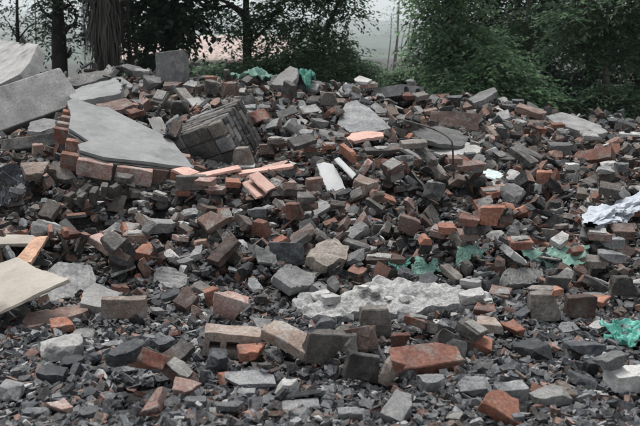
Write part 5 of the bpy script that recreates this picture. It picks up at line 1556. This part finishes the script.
def house():
    y0, y1 = 25.0, 30.0
    xa, xb = P(118, 60, y0)[0], P(292, 60, y0)[0]
    ze = P(200, 59, y0)[2]; zr = P(200, 36, 27.5)[2]
    zg = min(gz(xa, y0), gz(xb, y0)) - .3
    root = empty('house', ((xa + xb) / 2, y0, zg)); b = np.array(root.location)
    tag(root, 'low house with pinkish tiled roof seen through the trees', 'house')
    link('wall', box_mesh('wall', np.array([xa + .3, y0 + .3, zg]) - b, np.array([xb - .3, y1 - .3, ze + .02]) - b, M['house_wall']), None, root)
    # roof with raised tile rows
    bm = bmesh.new(); n = int((xb - xa) / .09); prof = []
    for (ya, za, yb, zb) in ((y0 - .25, ze - .05, 27.5, zr), (27.5, zr, y1 + .25, ze - .05)):
        rows = 8; g = []
        for j in range(rows + 1):
            t = j / rows; row = []
            for i in range(n + 1):
                zz = za + (zb - za) * t + (.025 if i % 2 else 0)
                row.append(bm.verts.new(np.array([xa + (xb - xa) * i / n, ya + (yb - ya) * t, zz]) - b))
            g.append(row)
        for j in range(rows):
            for i in range(n): bm.faces.new((g[j][i], g[j][i + 1], g[j + 1][i + 1], g[j + 1][i]))
    roof = link('roof', bm_done(bm, 'roof', M['roof_tile'], 20), None, root)
    sd = roof.modifiers.new('thick', 'SOLIDIFY'); sd.thickness = .08
    for px in (140, 222, 262):
        x = P(px, 60, y0)[0]
        w = link('window', box_mesh('window', np.array([x - .45, y0 + .24, ze - 1.5]) - b, np.array([x + .45, y0 + .31, ze - .45]) - b, M['house_wall']), None, root)
        link('pane', box_mesh('pane', np.array([x - .38, y0 + .21, ze - 1.43]) - b, np.array([x + .38, y0 + .238, ze - .52]) - b, M['pane']), None, w)
    x = P(180, 60, y0)[0]
    link('door', box_mesh('door', np.array([x - .5, y0 + .25, zg + .3]) - b, np.array([x + .5, y0 + .297, zg + 2.2]) - b, M['wood_brown']), None, root)
house()

# ------------------------------------------------------------------ hazy hillside
def hill_z(x, y):
    t = np.clip((y - 180) / 5200, 0, 1)
    return -2.2 + (.35 * t + .65 * t * t * (3 - 2 * t)) * (190 + 45 * vnoise(np.asarray(x) / 900, np.asarray(y) / 1500, 1, 4) + 45 * np.clip(-np.asarray(x) / 2000, -.6, 1))
def hill():
    xs = np.linspace(-4000, 4000, 201); ys = np.geomspace(170, 6700, 120)
    X, Y = np.meshgrid(xs, ys, indexing='ij'); Z = hill_z(X, Y) + 9 * vnoise(X, Y, .006, 9) * np.clip((Y - 300) / 1500, 0, 1)
    idx = np.arange(X.size).reshape(X.shape)
    F = np.c_[idx[:-1, :-1].ravel(), idx[1:, :-1].ravel(), idx[1:, 1:].ravel(), idx[:-1, 1:].ravel()]
    tag(link('hill', mesh_np('hill', np.c_[X.ravel(), Y.ravel(), Z.ravel()], F, M['hill'], 80), None), kind='structure')
hill()
FAR = []
rf = random.Random(3)
for k in range(10):
    px = rf.uniform(384, 420) if k < 6 else rf.uniform(-15, 120)
    FAR.append((px, rf.uniform(38, 62), rf.uniform(3.4, 5.2)))
def far_trees():
    proto = []
    for k in range(3):
        r = random.Random(k)
        c = bezier([(0, 0, -.3), (r.uniform(-.1, .1), 0, .5), (r.uniform(-.12, .12), 0, 1)], 6)
        tr = tube_mesh('trunk', c, list(np.linspace(.013, .004, len(c))), M['bark_pale'], 6)
        V, F = leaf_cloud([(0, 0, .8), (.08, 0, .62), (-.07, 0, .95)], [(.13, .13, .14), (.1, .1, .07), (.1, .1, .1)], 16, 4, .035, k, .3, .08)
        cr = mesh_np('crown', V, F, M['leaf_mid']); proto.append((tr, cr))
    for k, (px, y, h) in enumerate(FAR):
        x = P(px, 60, y)[0]; z = gz(x, y)
        root = empty('far_tree', (x, y, z)); root.scale = (h, h, h)
        tag(root, 'slender pale tree on the low ground seen through the gap' if k < 6 else 'slender pale tree far off behind the thick black trunk', 'tree', 'far slender pale trees')
        tr, cr = proto[k % 3]
        link('trunk', tr, None, root); o = link('crown', cr, None, root); tag(o, kind='stuff')
far_trees()

# ------------------------------------------------------------------ damp hazy air
def haze():
    lo, hi = np.array([-4200, -25, -8.0]), np.array([4200, 6900, 330.0])
    bm = bmesh.new(); bmesh.ops.create_cube(bm, size=1)
    for v in bm.verts: v.co = Vector((np.array(v.co) + .5) * (hi - lo) + lo)
    m = bpy.data.materials.new('haze'); m.use_nodes = True
    n, l = m.node_tree.nodes, m.node_tree.links
    n.remove(n['Principled BSDF'])
    pv = n.new('ShaderNodeVolumePrincipled')
    pv.inputs['Color'].default_value = (.86, .93, .95, 1)
    pv.inputs['Density'].default_value = .0004
    l.new(pv.outputs[0], n['Material Output'].inputs['Volume'])
    tag(link('haze', bm_done(bm, 'haze', m, None), None), 'thin pale haze filling the air over the heap', 'haze', kind='stuff')
haze()
